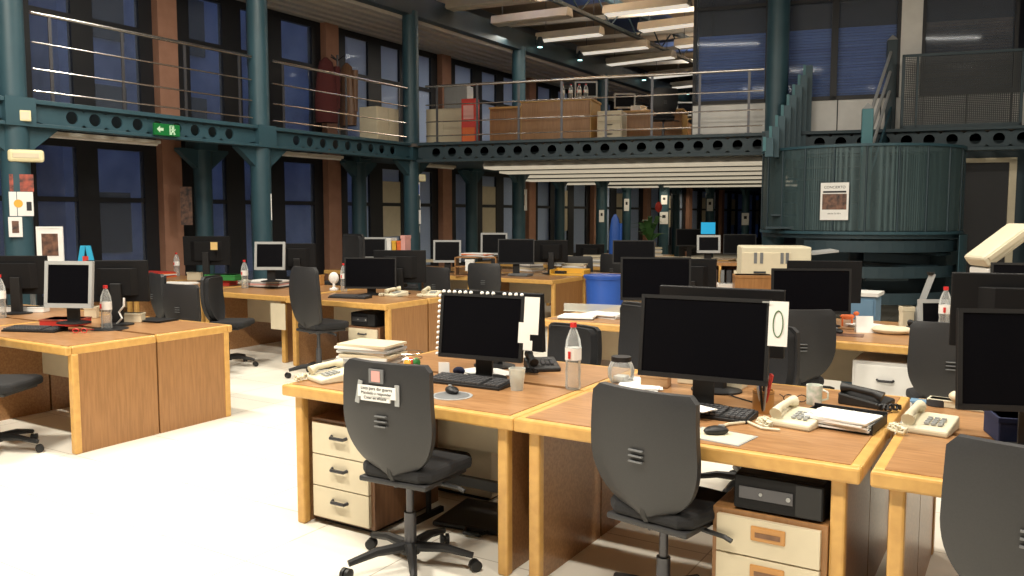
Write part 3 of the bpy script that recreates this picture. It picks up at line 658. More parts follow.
desk(-5.35, 12.9, 'far desk beside the wooden shelf unit', w=1.3, d=.8)
desk(-8.3, 16.9, 'distant desk with white heaps of paper', w=1.6, d=.8)
desk(-6.6, 16.1, 'distant desk left of the column and stairs', w=1.6, d=.8)
desk(-9.55, 10.86, 'far desk in the row behind the wooden letter tray, left', w=1.4, d=.8); desk(-8.1, 10.86, 'far desk behind the letter tray', w=1.35, d=.8); desk(-6.72, 10.86, 'far desk behind the yellow tray desk', w=1.3, d=.8); desk(-5.4, 10.86, 'far desk behind the blue bin', w=.95, d=.8); desk(-5.6, 14.2, 'distant desk carrying the dark monitor left of the stairs', w=1.4, d=.7)
# pedestals
def pedestal(key, b, label, loc, rz=0): return inst(('ped', key), b, 'drawer_pedestal', label, 'drawer unit', loc, rz, 'drawer pedestals')
pedestal('a', pedestal_b('darkoak', 'cream', 'gun'), 'cream three drawer pedestal with brown sides under the front left desk', (-3.15, 3.12, 0))
pedestal('b', pedestal_b('oak', 'cream', 'cupwood', n=3, h=.50, w=.42, recessed=True), 'cream drawer unit with bronze cup handles under the computer, front row', (-.995, 3.06, 0))
pc((-.915, 3.08, .505), 0, 'black desktop computer lying on the drawer unit under the front desk')
pedestal('c', pedestal_b('whitemetal', 'whitemetal', 'black', n=2, w=.43, h=.60), 'white metal drawer unit with a lock under the right second row desk', (-1.03, 6.16, 0))
pedestal('d', pedestal_b('darkoak', 'cream', 'gun', n=3, w=.42, h=.48), 'cream pedestal under the second row desk end, computer on top', (-5.92, 6.42, 0))
pc((-5.87, 6.43, .485), 0, 'black desktop computer on the pedestal in the second row')
pedestal('e', pedestal_b('cream', 'cream', 'gun', n=3, w=.45, h=.56, d=.5), 'cream drawer unit seen from the side behind the first office chair', (-2.5, 4.35, 0), PI)
pedestal('f', pedestal_b('cream', 'cream', 'gun', n=3, w=.45, h=.56), 'cream drawer unit under the middle desk with white papers', (-2.75, 6.2, 0))
# chairs
c1 = chair(391, 361, R_(3), 'black office chair at the front left with a paper notice taped on its back')
c2 = chair(648, 388, R_(-10), 'black office chair in the front middle before the large monitor', z=.95)
c3 = chair(1040, 444, R_(-4), 'black office chair cut by the right edge, closest to the camera')
chair(306, 270, R_(-10), 'tall backed black chair turned at the second row desk', style='tall', Y=5.95)
chair(183, 284, R_(5), 'small backed black chair before the desk with the green box', z=.94)
chair(213, 276, R_(-62), 'black chair turned sideways before the silver monitor stack', z=.96)
inst(('chair', 'std'), chair_b('std'), 'office_chair', 'black chair at the left edge, seat and star base under the desk', 'chair', (-5.93, 2.97, 0), R_(-62), 'black office chairs')
chair(572, 325, R_(168), 'black chair facing the camera behind the water bottle', Y=5.25)
chair(640, 304, R_(150), 'dark chair partly hidden left of the large black monitor', Y=5.2)
chair(800, 309, R_(30), 'black chair between the large monitor and the white drawers', z=.97)
chair(952, 322, R_(10), 'black chair behind the right hand monitor', z=.97)
chair(485, 263, R_(12), 'black chair with a small white label, in front of the letter tray', z=.97)
chair(438, 267, R_(-10), 'dark low chair left of the labelled chair', z=.94)
chair(352, 234, R_(170), 'grey backed chair beside the yellow files', Y=9.0)
chair(655, 232, R_(-8), 'far black chair before white paper heaps', z=.98)
chair(690, 236, R_(10), 'far black chair left of the small silver laptop', z=.9)
chair(600, 238, R_(0), 'far dark chair behind the blue bin', z=.9)
chair(579, 256, R_(20), 'dark chair back above the yellow tray desk', Y=12.2)
chair(614, 254, R_(-5), 'dark chair back rising behind the blue bin', Y=12.4)
inst(('chair', 'std'), chair_b('std'), 'office_chair', 'black chair mostly hidden by the tall backed chair', 'chair', (-8.05, 5.95, 0), R_(-20), 'black office chairs')
inst(('chair', 'std'), chair_b('std'), 'office_chair', 'chair behind the front middle desk, its star base seen below', 'chair', (-1.35, 4.75, 0), R_(170), 'black office chairs')
# monitors
m1 = monitor(479, 294, 3.66, 'black monitor rimmed with white clips and papers taped on its right side', w=.49, h=.345, rz=R_(6))
m2 = monitor(702, 298, 3.58, 'largest black monitor in the middle right of the front row', w=.575, h=.37, rz=R_(4))
bz_ = lambda m: [c for c in m.children if c.name.startswith('bezel')][0]
cl_ = []
for i in range(15):
    x = -.235 + i * .033
    if i in (6, 10): continue
    k = S().ell((x, -.0, 0), (.010, .012, .010), 8, 6).out('clip', 'white', m1, smooth=True); cl_.append((k, x, 1))
for i in range(12):
    k = S().ell((0, 0, 0), (.010, .012, .010), 8, 6).out('clip', 'white', m1, smooth=True); cl_.append((k, i * .028, 0))
zz = max(v.co.z for v in bz_(m1).data.vertices)
for k, v, top in cl_:
    if top: k.location = (0, .042, zz + .004)
    else: k.location = (-.256, .04 - v * .12, zz - .02 - v)
for (x0, x1, a, b_, l) in ((.262, .345, .0, -.19, 'tall_taped_sheet'), (.235, .30, -.13, -.235, 'taped_card'), (.265, .315, -.22, -.27, 'small_taped_note')):
    S().box(((x0 + x1) / 2, .04 + (a + b_) / 2 * .12 - .035, zz + (a + b_) / 2), (x1 - x0, .002, a - b_), rx=-.12).out(l, 'white', m1)
zz2 = max(v.co.z for v in bz_(m2).data.vertices)
S().box((.322, .02, zz2 - .1), (.08, .002, .19), rx=-.12).out('taped_sheet', 'white', m2); S().tube([(.322 + .02 * math.cos(k * PI / 10), .016 - .12 * .055 * math.sin(k * PI / 10) * -1, zz2 - .1 + .055 * math.sin(k * PI / 10)) for k in range(21)], .0022, 5).out('green_oval', 'leaf', m2)
S().box((.27, -.012 + .032, zz2 - .01), (.03, .003, .006)).out('brand_mark', 'silver', m2)
monitor(722, 287, 4.12, 'black monitor back to back with the large one, only its top edge seen', w=.62, h=.33, rz=PI + R_(2), tilt=.06)
monitor(500, 291, 4.12, 'black monitor behind the clip rimmed one', w=.60, h=.33, rz=PI, tilt=.06)
monitor(1046, 309, 3.55, 'black monitor at the right edge above the rightmost front desk', w=.56, h=.37, rz=R_(22), tilt=.1)
monitor(1034, 274, 4.2, 'black monitor behind the right edge one, standing taller', w=.62, h=.32, rz=PI + R_(10), tilt=.03)
monitor(1040, 263, 6.6, 'dark monitor topmost at the right edge below the tilted beige case', w=.56, h=.33, rz=R_(10))
monitor(812, 268, 6.45, 'black monitor above the chair and left of the blue cabinet', w=.57, h=.335, rz=R_(26), tilt=.05)
monitor(824, 261, 6.95, 'black monitor just behind the one left of the blue cabinet', w=.56, h=.33, rz=PI + R_(22), tilt=.03)
monitor(656, 257, 6.4, 'black monitor right of the blue bin', w=.56, h=.35, rz=R_(26), tilt=.05)
monitor(690, 259, 6.9, 'black monitor back with two white labels', w=.44, h=.34, rz=PI + R_(24), tilt=.03, style='sticker')
monitor(66, 261, 3.62, 'silver framed square monitor on a red book, left foreground', w=.385, h=.35, rz=R_(24), style='silver', z=.79, tilt=.1)
monitor(118, 260, 4.1, 'black monitor seen from behind right of the silver framed one', w=.47, h=.33, rz=PI + R_(36), style='sticker', tilt=.06)
monitor(18, 255, 4.1, 'black monitor seen from behind at the left edge', w=.52, h=.34, rz=PI + R_(34), style='sticker', tilt=.06)
monitor(207, 236, 7.4, 'black monitor back with a yellow note, under the left windows', w=.62, h=.38, rz=PI + R_(30), tilt=.04)
monitor(269, 242, 6.95, 'silver framed monitor on stacked papers by the second column', w=.36, h=.33, rz=R_(30), style='silver', z=.82)
monitor(298, 243, 7.5, 'black monitor back with a white sheet, beside the silver monitor', w=.44, h=.33, rz=PI + R_(30), style='sticker', tilt=.04)
monitor(370, 257, 7.0, 'black monitor facing the chair on the second row end desk', w=.57, h=.34, rz=R_(28), tilt=.05)
monitor(400, 250, 7.35, 'black monitor back with a white sticker behind the end desk phones', w=.58, h=.36, rz=PI + R_(28), style='sticker', tilt=.04)
monitor(373, 237, 10.2, 'silver rimmed dark monitor beside the yellow files', w=.42, h=.34, rz=R_(30), style='silver')
monitor(447, 240, 10.4, 'silver framed square monitor left of the letter tray', w=.42, h=.34, rz=R_(30), style='silver')
monitor(494, 233, 11.2, 'silver rimmed monitor above the letter tray', w=.42, h=.35, rz=R_(30), style='silver')
monitor(516, 239, 10.3, 'wide black monitor right of the letter tray', w=.52, h=.36, rz=R_(28))
monitor(551, 240, 11.0, 'black monitor above the yellow tray', w=.5, h=.33, rz=PI + R_(30), style='sticker')
monitor(634, 240, 11.2, 'black monitor behind the blue bin on the right', w=.60, h=.34, rz=R_(25))
monitor(709, 235, 11.05, 'small silver laptop screen on the wooden shelf unit', w=.31, h=.24, rz=R_(28), style='silver', z=.983)
monitor(740, 234, 14.5, 'far dark monitor left of the stairs', w=.55, h=.35, rz=R_(20))
monitor(590, 245, 13.4, 'far dark monitor left of the white papers', w=.5, h=.33, rz=PI + R_(30))
monitor(935, 299, 6.9, 'dark framed screen with grey picture behind the bottle on the right', w=.22, h=.2, rz=R_(30), style='silver')
monitor(690, 229, 16.5, 'distant black monitor above the white heaps', w=.55, h=.35, rz=R_(28))
# things on the front left desk
papers(372, 362, 'thick stack of white papers and folders left of the clip rimmed monitor', n=8, w=.33, d=.24, rz=.15, step=.015, mats=['white', 'silver', 'white', 'cream'])
phone(331, 380, R_(-20), 'beige phone at the left end of the front left desk')
t = thing('wire_basket', 'round wire basket of coloured wrappers beside the paper stack', 'basket', tuple(AZ(410, 368, .732)))
for z, r in ((.004, .05), (.03, .06), (.06, .07), (.09, .075)): S().tube([(r * math.cos(k * PI / 8), r * math.sin(k * PI / 8), z) for k in range(17)], .0025, 5).out('wire_ring', 'chrome', t)
for i, (x, y, m) in enumerate(((0, 0, 'red'), (.03, .02, 'green'), (-.03, .01, 'white'), (.01, -.035, 'yellow'))): tag(S().ell((0, 0, .03), (.024, .02, .03), rz=i).out('sweet', m, None, loc=tuple(AZ(410, 368, .736) + Vector((x, y, 0)))), ['red', 'green', 'white', 'yellow'][i] + ' wrapped sweet in the wire basket', 'sweet', 'sweets in the basket')
keyboard(470, 384, R_(2), 'black keyboard before the clip rimmed monitor')
t = thing('mouse_pad', 'round grey pad under the mouse on the front left desk', 'mouse pad', tuple(AZ(452, 396, .732))); S().lathe([(.10, 0), (.10, .003)], n=28).out('pad', 'silver', t); S().lathe([(.085, .003), (.085, .0035)], n=28).out('print', 'greyplastic', t)
mouse(452, 393, R_(60), 'black mouse on the round grey pad')
t = thing('card_stand', 'small white card standing at the lower left of the clip rimmed monitor', 'card', tuple(AZ(444, 378, .732)), R_(20)); S().b2(-.03, .03, 0, .003, .015, .085).out('card', 'white', t); S().b2(-.02, .02, -.01, .015, 0, .016).out('foot', 'beige', t)
tag(S().ell((0, 0, .022), (.035, .03, .024)).out('stress_ball', 'navy', smooth=True, loc=tuple(AZ(459, 375, .732))), 'navy soft ball under the clip rimmed monitor', 'ball')
papers(487, 373, 'white loose sheets behind the black keyboard', n=3, step=.003, rz=1.2)
t = thing('plastic_cup', 'clear plastic cup holding white stirrers, front left desk', 'cup', tuple(AZ(517, 390, .732))); S().lathe([(.03, 0), (.042, .11), (.040, .11), (.028, .004)], n=24).out('cup', 'petw', t, smooth=True)
S().box((.004, 0, .055), (.026, .004, .09), rz=.5).box((-.008, .008, .05), (.02, .004, .08), rz=-.3).out('sachet', 'white', t)
bottle(573, 389, 'clear water bottle with red cap on the front row desk', s=1.0)
phone(541, 369, R_(40), 'black slim phone handset right of the clip rimmed monitor', 'black')
def jar(t):
    S().lathe([(.055, 0), (.068, .03), (.07, .07), (.058, .10), (.05, .115)], n=24).out('jar_body', 'pet', t, smooth=True); S().lathe([(.052, .11), (.052, .135)], n=24).out('lid', 'black', t)
t = thing('glass_jar', 'wide clear jar with black lid between the two front monitors', 'jar', tuple(AZ(621, 382, .732))); jar(t)
S().box((0, 0, .02), (.06, .07, .03)).out('contents', 'white', t)
papers(640, 385, 'white papers behind the front middle chair', n=3, step=.004, rz=.4)
# things on the large monitor desk
keyboard(703, 414, R_(-2), 'black keyboard under the large monitor')
papers(698, 409, 'white sheet lying over the keyboard under the large monitor', n=2, w=.13, d=.09, step=.003, rz=-.4, z=.772)
t = thing('mouse_pad', 'pale square mouse pad beside the keyboard under the large monitor', 'mouse pad', tuple(AZ(722, 437, .732)), R_(-8)); S().b2(-.13, .11, -.09, .09, 0, .003).out('pad', 'silver', t); S().b2(-.12, .10, -.08, .08, .003, .0036).out('surface', 'beige', t)
mouse(716, 434, R_(-50), 'black mouse on the pale square pad')
t = thing('pen_cup', 'wooden pen cup right of the large monitor', 'pen cup', tuple(AZ(763, 412, .732))); S().lathe([(.046, 0), (.046, .10), (.042, .10), (.042, .006)], n=20).out('cup', 'cupwood', t, smooth=True); S().lathe([(.0465, .085), (.0465, .09)], n=20).out('band', 'oak', t)
for i, m in enumerate(('red', 'red', 'black', 'blue', 'white', 'black', 'silver')):
    a = i * .9; pn_ = thing('pen', ['red pen leaning left', 'second red pen', 'black marker', 'blue pen', 'white pencil', 'thin black pen leaning right', 'silver pen'][i] + ' in the wooden pen cup', 'pen', tuple(AZ(763, 412, .74)), a, 'pens in the cup')
    S().tube([(.005, 0, 0), (.032, 0, .14)], .005, 8).out('barrel', m, pn_); S().tube([(.032, 0, .14), (.037, 0, .168)], .006, 8).out('cap', m, pn_)
phone(797, 424, R_(-10), 'white beige phone right of the wooden pen cup')
t = thing('paper_tray', 'black paper tray on the front desk, right of the white phone', 'tray', tuple(AZ(842, 424, .732)), R_(-5))
S().b2(-.15, .15, -.12, .12, 0, .006).b2(-.15, .15, .114, .12, 0, .05).b2(-.15, -.144, -.12, .12, 0, .04).b2(.144, .15, -.12, .12, 0, .04).out('tray', 'black', t, bevel=.002); S().b2(-.15, .15, -.124, -.118, 0, .018).out('lip', 'black', t)
papers(842, 424, 'loose curled printed sheets in the black paper tray', n=6, step=.007, z=.742, rz=-.15, w=.25, d=.19)
phone(866, 404, R_(80), 'black phone behind the paper tray', 'black')
t = thing('mug', 'white patterned mug behind the paper tray', 'mug', tuple(AZ(814, 404, .732))); S().lathe([(.034, 0), (.036, .09), (.032, .09), (.03, .008)], n=22).out('cup', 'wcup', t, smooth=True); S().tube([(.036, 0, .07), (.06, 0, .06), (.06, 0, .03), (.035, 0, .02)], .005, 8).out('handle', 'wcup', t, smooth=True)
t = thing('eyeglasses', 'dark folded eyeglasses near the white phone', 'glasses', tuple(AZ(795, 402, .735)), .4)
for s_ in (-1, 1): S().tube([(s_ * .03 + .022 * math.cos(k * PI / 6), 0, .018 + .016 * math.sin(k * PI / 6)) for k in range(13)], .0025, 5).out('rim', 'black', t); S().tube([(s_ * .055, 0, .025), (s_ * .05, .12, .01)], .0025, 5).out('temple', 'black', t)
def cable(pts, label, m='black', r=.004, name='cable'):
    return tag(S().tube(pts, r, 6).out(name, m, smooth=True), label, 'cable')
cable([AZ(*q, .74) for q in ((716, 388), (735, 397), (752, 402), (764, 396), (772, 404))], 'thin black cable behind the large monitor base')
cable([AZ(*q, .74) for q in ((700, 452), (712, 430), (728, 424), (748, 422), (762, 428), (780, 430))][1:], 'beige coiled phone cord left of the white phone', 'beige', .006)
boxthing(656, 386, 'cardboard coloured book behind the front middle chair', 'book', 'book', (.14, .10, .06), 'card', .2)
boxthing(712, 385, 'long cream box behind the large monitor stand', 'storage_box', 'box', (.34, .10, .10), 'cream', 0, Y=None)
# rightmost desk
phone(928, 430, R_(-8), 'beige push button phone on the rightmost front desk')
boxthing(958, 408, 'beige flat case behind the push button phone', 'case', 'case', (.24, .07, .035), 'beige', -.1)
tag(S().lathe([(.025, 0), (.045, 0), (.045, .03), (.025, .03)], n=22).out('tape_roll', 'ink', smooth=True, loc=tuple(AZ(937, 405, .735))), 'round dark tape roll near the beige flat case', 'tape')
tag(S().ell((0, 0, .025), (.035, .035, .025)).out('round_lid', 'cream', smooth=True, loc=tuple(AZ(957, 402, .765))), 'cream round lid lying on the beige flat case', 'lid')
papers(925, 403, 'blue card beside the tape roll', n=2, w=.12, d=.08, m='lblue', step=.004)
cable([AZ(*q, .74) for q in ((965, 404), (985, 408), (1000, 404), (1010, 412), (985, 416))], 'beige coiled cord at the right end of the front row', 'beige', .006)
boxthing(1010, 438, 'navy box under the right edge monitor', 'storage_box', 'box', (.14, .2, .10), 'navy', .3)
# second row right desk
papers(872, 328, 'white letter pile on the desk above the white drawers', n=4, rz=.9, step=.006)
t = thing('card_stand', 'white folded card on the desk above the white drawers', 'card', tuple(AZ(864, 332, .732)), R_(20)); S().prism([(-.04, 0), (0, .12), (.04, 0), (.036, 0), (0, .112), (-.036, 0)], -.06, .06, 'x').out('card', 'white', t); S().b2(-.05, .05, -.03, .03, 0, .002).out('foot', 'white', t)
boxthing(906, 330, 'small upright beige box right of the white card', 'box', 'box', (.09, .07, .18), 'cream', .5)
tag(S().ell((0, 0, .03), (.13, .07, .035)).ell((.08, .02, .03), (.07, .05, .03)).out('cloth_bundle', 'cream', smooth=True, loc=tuple(AZ(890, 334, .732))), 'crumpled cream cloth on the second row right desk', 'cloth')
mouse(838, 333, R_(40), 'dark mouse at the left end of the second row right desk')
t = thing('mouse_pad', 'maroon pad under the mouse on the second row right desk', 'mouse pad', tuple(AZ(846, 335, .731)), .1); S().b2(-.12, .12, -.09, .07, 0, .003).out('pad', 'photo', t); S().b2(-.11, .11, -.08, .06, .003, .0035).out('surface', 'photo', t)
t = thing('toy_figure', 'small orange four legged ornament on the second row right desk', 'ornament', tuple(AZ(847, 326, .732)), .3)
S().ell((0, 0, .075), (.055, .022, .025)).ell((.065, 0, .10), (.022, .016, .018)).out('body', 'orange', t, smooth=True)
for x in (-.035, .035):
    for y in (-.012, .012): S().tube([(x, y, 0), (x, y, .07)], .006, 6).out('leg', 'orange', t)
t = thing('desk_lamp', 'desk lamp with slanted silver arm rising from the right desk', 'lamp', tuple(AZ(913, 330, .732)), 0)
S().lathe([(.07, 0), (.07, .015), (.02, .025)]).out('base', 'silver', t, smooth=True); S().box((.05, .04, .22), (.045, .012, .44), ry=.30).out('arm', 'silver', t)
S().lathe([(.02, .0), (.03, .02)], (.10, .04, .42)).out('joint', 'black', t)
bottle(944, 335, 'water bottle with pale pink label on the second row right desk', s=1.05)
phone(925, 334, R_(50), 'black phone beside the slanted lamp', 'black')
p = AY(998, 268, 6.9); t = thing('scanner', 'tilted beige flat case leaning above the right edge monitors', 'machine', (p.x, p.y, .73), R_(30))
S().box((0, 0, .66), (.40, .28, .09), ry=-R_(38)).out('case', 'beige', t, bevel=.02); S().box((-.02, -.145, .66), (.3, .01, .03), ry=-R_(38)).out('slot', 'cream', t); S().b2(-.14, .14, -.12, .12, 0, .5).out('stand', 'whitemetal', t, bevel=.01)
p = AY(862, 295, 7.9); t = thing('cabinet', 'pale blue low cabinet with white top, behind the right desk', 'cabinet', (p.x, p.y, 0), 0)
S().b2(-.13, .13, -.1, .2, 0, .90).out('body', 'lblue', t, bevel=.004); S().b2(-.15, .15, -.12, .22, .90, .93).out('top', 'whitemetal', t); S().b2(-.11, .11, -.115, -.1, .05, .87).out('door', 'lblue', t)
# printer by the stairs
p = AY(777, 279, 8.9); t = thing('printer', 'large beige printer with output tray left of the stairs', 'printer', (p.x, p.y, .92), R_(22))
S().b2(-.38, .30, -.2, .3, 0, .36).out('body', 'beige', t, bevel=.015); S().b2(-.38, .1, -.21, -.2, .02, .3).out('front_cover', 'cream', t, bevel=.004)
for x in (-.26, -.20, .0, .05): S().b2(x, x + .03, -.216, -.21, .19, .30).out('vent', 'greyplastic', t)
S().b2(-.26, -.14, -.216, -.21, .09, .11).out('slot', 'ink', t); S().box((.42, .05, .30), (.30, .42, .02), ry=-.12).out('output_tray', 'silver', t)
pcx = p.copy()
t = thing('side_table', 'dark stand carrying the large beige printer', 'table', (p.x, p.y, 0), R_(22)); S().b2(-.42, .5, -.22, .34, .88, .92).out('top', 'darkoak', t); 
for x in (-.38, .46):
    for y in (-.18, .3): S().b2(x - .02, x + .02, y - .02, y + .02, 0, .88).out('leg', 'darkoak', t)
boxthing(752, 290, 'brown cardboard box in front of the beige printer', 'cardboard_box', 'box', (.30, .2, .13), 'oak', .4, Y=7.1)
boxthing(727, 291, 'white carton with red cap piece in front of the shelf unit', 'carton', 'box', (.16, .12, .28), 'white', .4, Y=7.2).location.z = .733
# wooden shelf unit
p = AY(713, 289, 11.0); t = thing('bookshelf', 'low oak shelf unit with files under the small silver laptop', 'shelf', (p.x, p.y, 0), R_(15))
S().b2(-.7, .45, -.2, .22, .94, .98).out('top', 'oak', t)
for x in (-.7, -.2, .08, .42): S().b2(x, x + .03, -.2, .22, 0, .94).out('side_panel', 'beech', t)
S().b2(-.7, .45, .2, .22, 0, .94).out('back', 'darkoak', t); S().b2(-.7, .45, -.18, .2, .55, .58).out('shelf', 'oak', t)
for i in range(6):
    q = Matrix.Rotation(R_(15), 3, 'Z') @ Vector((-.15 + .09 * i, -.08, 0))
    tag(S().b2(-.03, .03, -.12, .1, 0, .30).b2(-.015, .015, -.123, -.12, .16, .26).out('ring_binder', ['ink', 'white', 'photo', 'greyplastic', 'ink', 'cream'][i], loc=(p.x + q.x, p.y + q.y, .583), rz=R_(15)), ['leftmost dark', 'slim white', 'brown', 'grey', 'black', 'cream'][i] + ' ring binder standing in the low oak shelf', 'binder', 'binders in the low shelf')
# left foreground desk items
keyboard(35, 331, R_(22), 'black keyboard at the front of the left foreground desk')
bk = boxthing(66, 325, 'thick red book under the silver framed monitor', 'book', 'book', (.30, .22, .055), 'red', R_(30), lid='photored')
t = thing('bottle_pad', 'round black pad holding the bottle on the left foreground desk', 'pad', tuple(AZ(110, 329, .732))); S().lathe([(.13, 0), (.13, .006)], n=28).out('pad', 'black', t); S().lathe([(.135, .0), (.135, .004)], n=28).out('rim', 'gun', t)
bottle(107, 329, 'water bottle with red cap on the round black pad')
bottle(1, 318, 'water bottle cut by the left edge of the view', s=1.1)
boxthing(131, 322, 'white carton right of the round pad on the left desk', 'carton', 'box', (.2, .1, .075), 'cream', .6)
boxthing(24, 312, 'white power strip box at the left desk edge', 'power_strip', 'power strip', (.42, .1, .05), 'white', .5)
boxthing(92, 318, 'yellowish paper roll behind the silver framed monitor', 'paper_roll', 'roll', (.1, .08, .10), 'cream', .7)
cable([AY(*q, 4.02) for q in ((124, 298), (124, 306), (119, 312), (122, 318), (115, 326))], 'white cable hanging behind the left black monitor', 'white', .008)
papers(155, 321, 'black folder lying on the far side of the left foreground desk', n=2, m='black', w=.3, d=.2, rz=.2, step=.008)
t = thing('eyeglasses', 'red reading glasses in front of the round pad', 'glasses', tuple(AZ(80, 333, .735)), .6)
for s_ in (-1, 1): S().tube([(s_ * .03 + .022 * math.cos(k * PI / 6), 0, .018 + .016 * math.sin(k * PI / 6)) for k in range(13)], .003, 5).out('rim', 'redcap', t); S().tube([(s_ * .055, 0, .025), (s_ * .05, .12, .01)], .0025, 5).out('temple', 'redcap', t)
# window side: framed print, colourful tag
p = AY(53, 262, 4.62); poster((AY(51, 261, 5.1).x, 5.1, AY(51, 261, 5.1).z), R_(32), .24, .345, 'white framed print standing at the left windows', (.72, .16, .84), frame='white')
pw = AY(51, 262, 5.1); t = thing('side_table', 'narrow grey ledge by the left windows behind the monitors', 'ledge', (pw.x + .1, 5.13, 0), R_(0)); S().b2(-.8, .8, -.02, .36, pw.z - .05, pw.z - .022).out('top', 'greyplastic', t)
for x in (-.75, .75): S().b2(x - .02, x + .02, .1, .14, 0, pw.z - .05).out('leg', 'greyplastic', t)
p = AY(86, 257, 5.2); t = thing('folded_card', 'small cyan and red folded card by the left windows', 'card', (p.x, p.y, pw.z - .02), R_(32))
S().prism([(-.09, 0), (-.05, .2), (.0, .2), (-.03, 0)], -.01, .01, 'y').out('left_leaf', 'cyan', t); S().prism([(.03, 0), (.0, .2), (.05, .2), (.09, 0)], -.01, .01, 'y').out('right_leaf', 'cyan', t); S().b2(-.03, .03, -.014, -.01, .03, .09).out('badge', 'red', t)
# second row left items
bottle(177, 276, 'water bottle under the window beside the red papers')
papers(155, 277, 'orange and red papers at the left end of the second row', n=5, mats=['orange', 'red', 'white'], w=.5, d=.3, step=.015, rz=.2)
papers(178, 284, 'open white magazine on the second row desk', n=2, w=.42, d=.28, step=.01, rz=.3)
boxthing(197, 280, 'cream box under the black monitor with the yellow note', 'carton', 'box', (.2, .16, .11), 'cream', .4)
boxthing(224, 280, 'flat green box in the second row', 'box', 'box', (.42, .2, .07), 'green', .3, z=.8)
boxthing(220, 285, 'red flat box beneath the green one', 'box', 'box', (.38, .2, .066), 'red', .3)
phone(238, 284, R_(10), 'cream phone between the green box and the silver monitor')
papers(269, 287, 'thick stack of papers under the silver framed second row monitor', n=5, w=.45, d=.28, rz=.2, step=.017, mats=['black', 'white', 'pink', 'silver', 'white'])
bottle(245, 288, 'bottle with pink label left of the silver second row monitor')
t = thing('sticky_note', 'yellow note stuck on the black monitor back in the second row', 'note', tuple(AY(214, 246, 7.32)), R_(30)); S().b2(-.045, .045, -.003, 0, -.05, .05).out('note', 'ychip', t)
keyboard(350, 298, R_(12), 'black keyboard on the second row end desk')
phone(396, 296, R_(-15), 'white phone on the second row end desk')
phone(410, 289, R_(40), 'black phone behind the white one on the end desk', 'black')
phone(431, 296, R_(20), 'cream phone at the corner of the second row end desk')
bottle(344, 291, 'slim pinkish bottle left of the black end desk monitor', s=.95)
t = thing('desk_fan', 'small white round fan left of the end desk monitor', 'fan', tuple(AZ(334, 290, .732)), .5); S().lathe([(.05, 0), (.05, .02), (.015, .03), (.015, .1)]).out('base', 'white', t); S().ell((0, 0, .14), (.06, .03, .07)).out('head', 'white', t, smooth=True)
boxthing(318, 285, 'wooden organiser left of the small fan', 'organiser', 'organiser', (.12, .12, .13), 'cupwood', .3)
S().b2(0, .22, -.003, .0, .38, .66).out('hanging_sheet', 'cream', None)
bpy.data.objects['hanging_sheet'].location = (-6.95, 6.36, 0); tag(bpy.data.objects['hanging_sheet'], 'cream sheet taped to the end of the silver monitor desk', 'paper')
# yellow files and far clutter
for i, (px, m, hh) in enumerate(((392, 'white', .2), (397, 'yellow', .16), (402, 'orange', .16), (406, 'pink', .24))):
    boxthing(px, 262, ['white', 'yellow', 'orange', 'tall pink'][i] + ' file box in the row beside the corner column', 'file_box', 'file box', (.07, .16, hh), m, .1, Y=9.55).location.z = 1.072
    pass
for i, (px, m) in enumerate(((410, 'white'), (424, 'cream'))): papers(px, 262, ['paper heap under the corner column', 'cream paper heap right of the corner column'][i], n=4, m=m, w=.3, d=.25, z=.73, rz=i)
q = AY(399, 250, 9.55); t = thing('cabinet', 'dark low cabinet carrying the coloured file boxes', 'cabinet', (q.x, q.y, 0), .1); S().b2(-.25, .25, -.15, .2, 0, 1.07).out('body', 'tealdark', t, bevel=.004); S().b2(-.24, .24, -.16, -.15, .05, 1.03).out('door', 'tealdark', t)
t = thing('letter_tray', 'wooden letter tray rack with brown and white papers', 'tray', tuple(AY(477, 276, 10.1)), R_(25)); t.location.z = .73
for z in (0, .13, .26): S().b2(-.3, .3, -.15, .15, z, z + .015).out('shelf', 'oak', t)
for x in (-.3, .285): S().b2(x, x + .015, -.15, .15, 0, .275).out('side', 'oak', t)
papers(477, 257, 'white and orange papers on top of the wooden letter tray', n=4, w=.4, d=.25, z=1.01, step=.012, mats=['white', 'white', 'orange']).location = (t.location.x, t.location.y, 1.007)
boxthing(470, 271, 'white bag in front of the letter tray', 'bag', 'bag', (.12, .06, .16), 'white', .3, Y=9.6)
t = thing('desk_tray', 'yellow tray with black tape on the small desk', 'tray', tuple(AZ(570, 275, .732)), R_(8)); S().b2(-.26, .26, -.15, .15, 0, .02).b2(-.26, .26, .13, .15, 0, .09).b2(-.26, -.24, -.15, .15, 0, .08).b2(.24, .26, -.15, .15, 0, .08).out('tray', 'yellow', t, bevel=.004); S().b2(-.2, -.05, -.1, .0, .02, .06).out('tape', 'black', t)
papers(521, 276, 'heap of dark cables and papers on the small desk', n=3, m='greyplastic', w=.3, d=.2)
p = AZ(604, 311, 0); p = AY(605, 275, 9.5)
t = thing('waste_bin', 'blue plastic waste bin beside the oak desk end', 'bin', (p.x, p.y, 0)); hz_ = p.z
S().lathe([(.20, 0), (.24, hz_ - .04), (.26, hz_ - .04), (.26, hz_), (.235, hz_), (.19, .03)], n=28).out('bucket', 'blue', t, smooth=True); S().lathe([(.265, hz_ - .02), (.268, hz_ - .005)], n=28).out('rim', 'blue', t)
papers(577, 318, 'black tray of white papers on the middle desk', n=3, w=.3, d=.24, rz=.3, step=.008, mats=['black', 'white', 'white'])
papers(606, 317, 'white printed form heap right of the black tray on the middle desk', n=4, w=.32, d=.24, rz=-.1, step=.008)
t = thing('document_frame', 'clear upright stand behind the white papers on the middle desk', 'stand', tuple(AZ(596, 312, .732)), .2); S().b2(-.3, .3, 0, .004, 0, .07).out('panel', 'petw', t); S().b2(-.3, .3, -.02, .03, 0, .004).out('foot', 'petw', t)
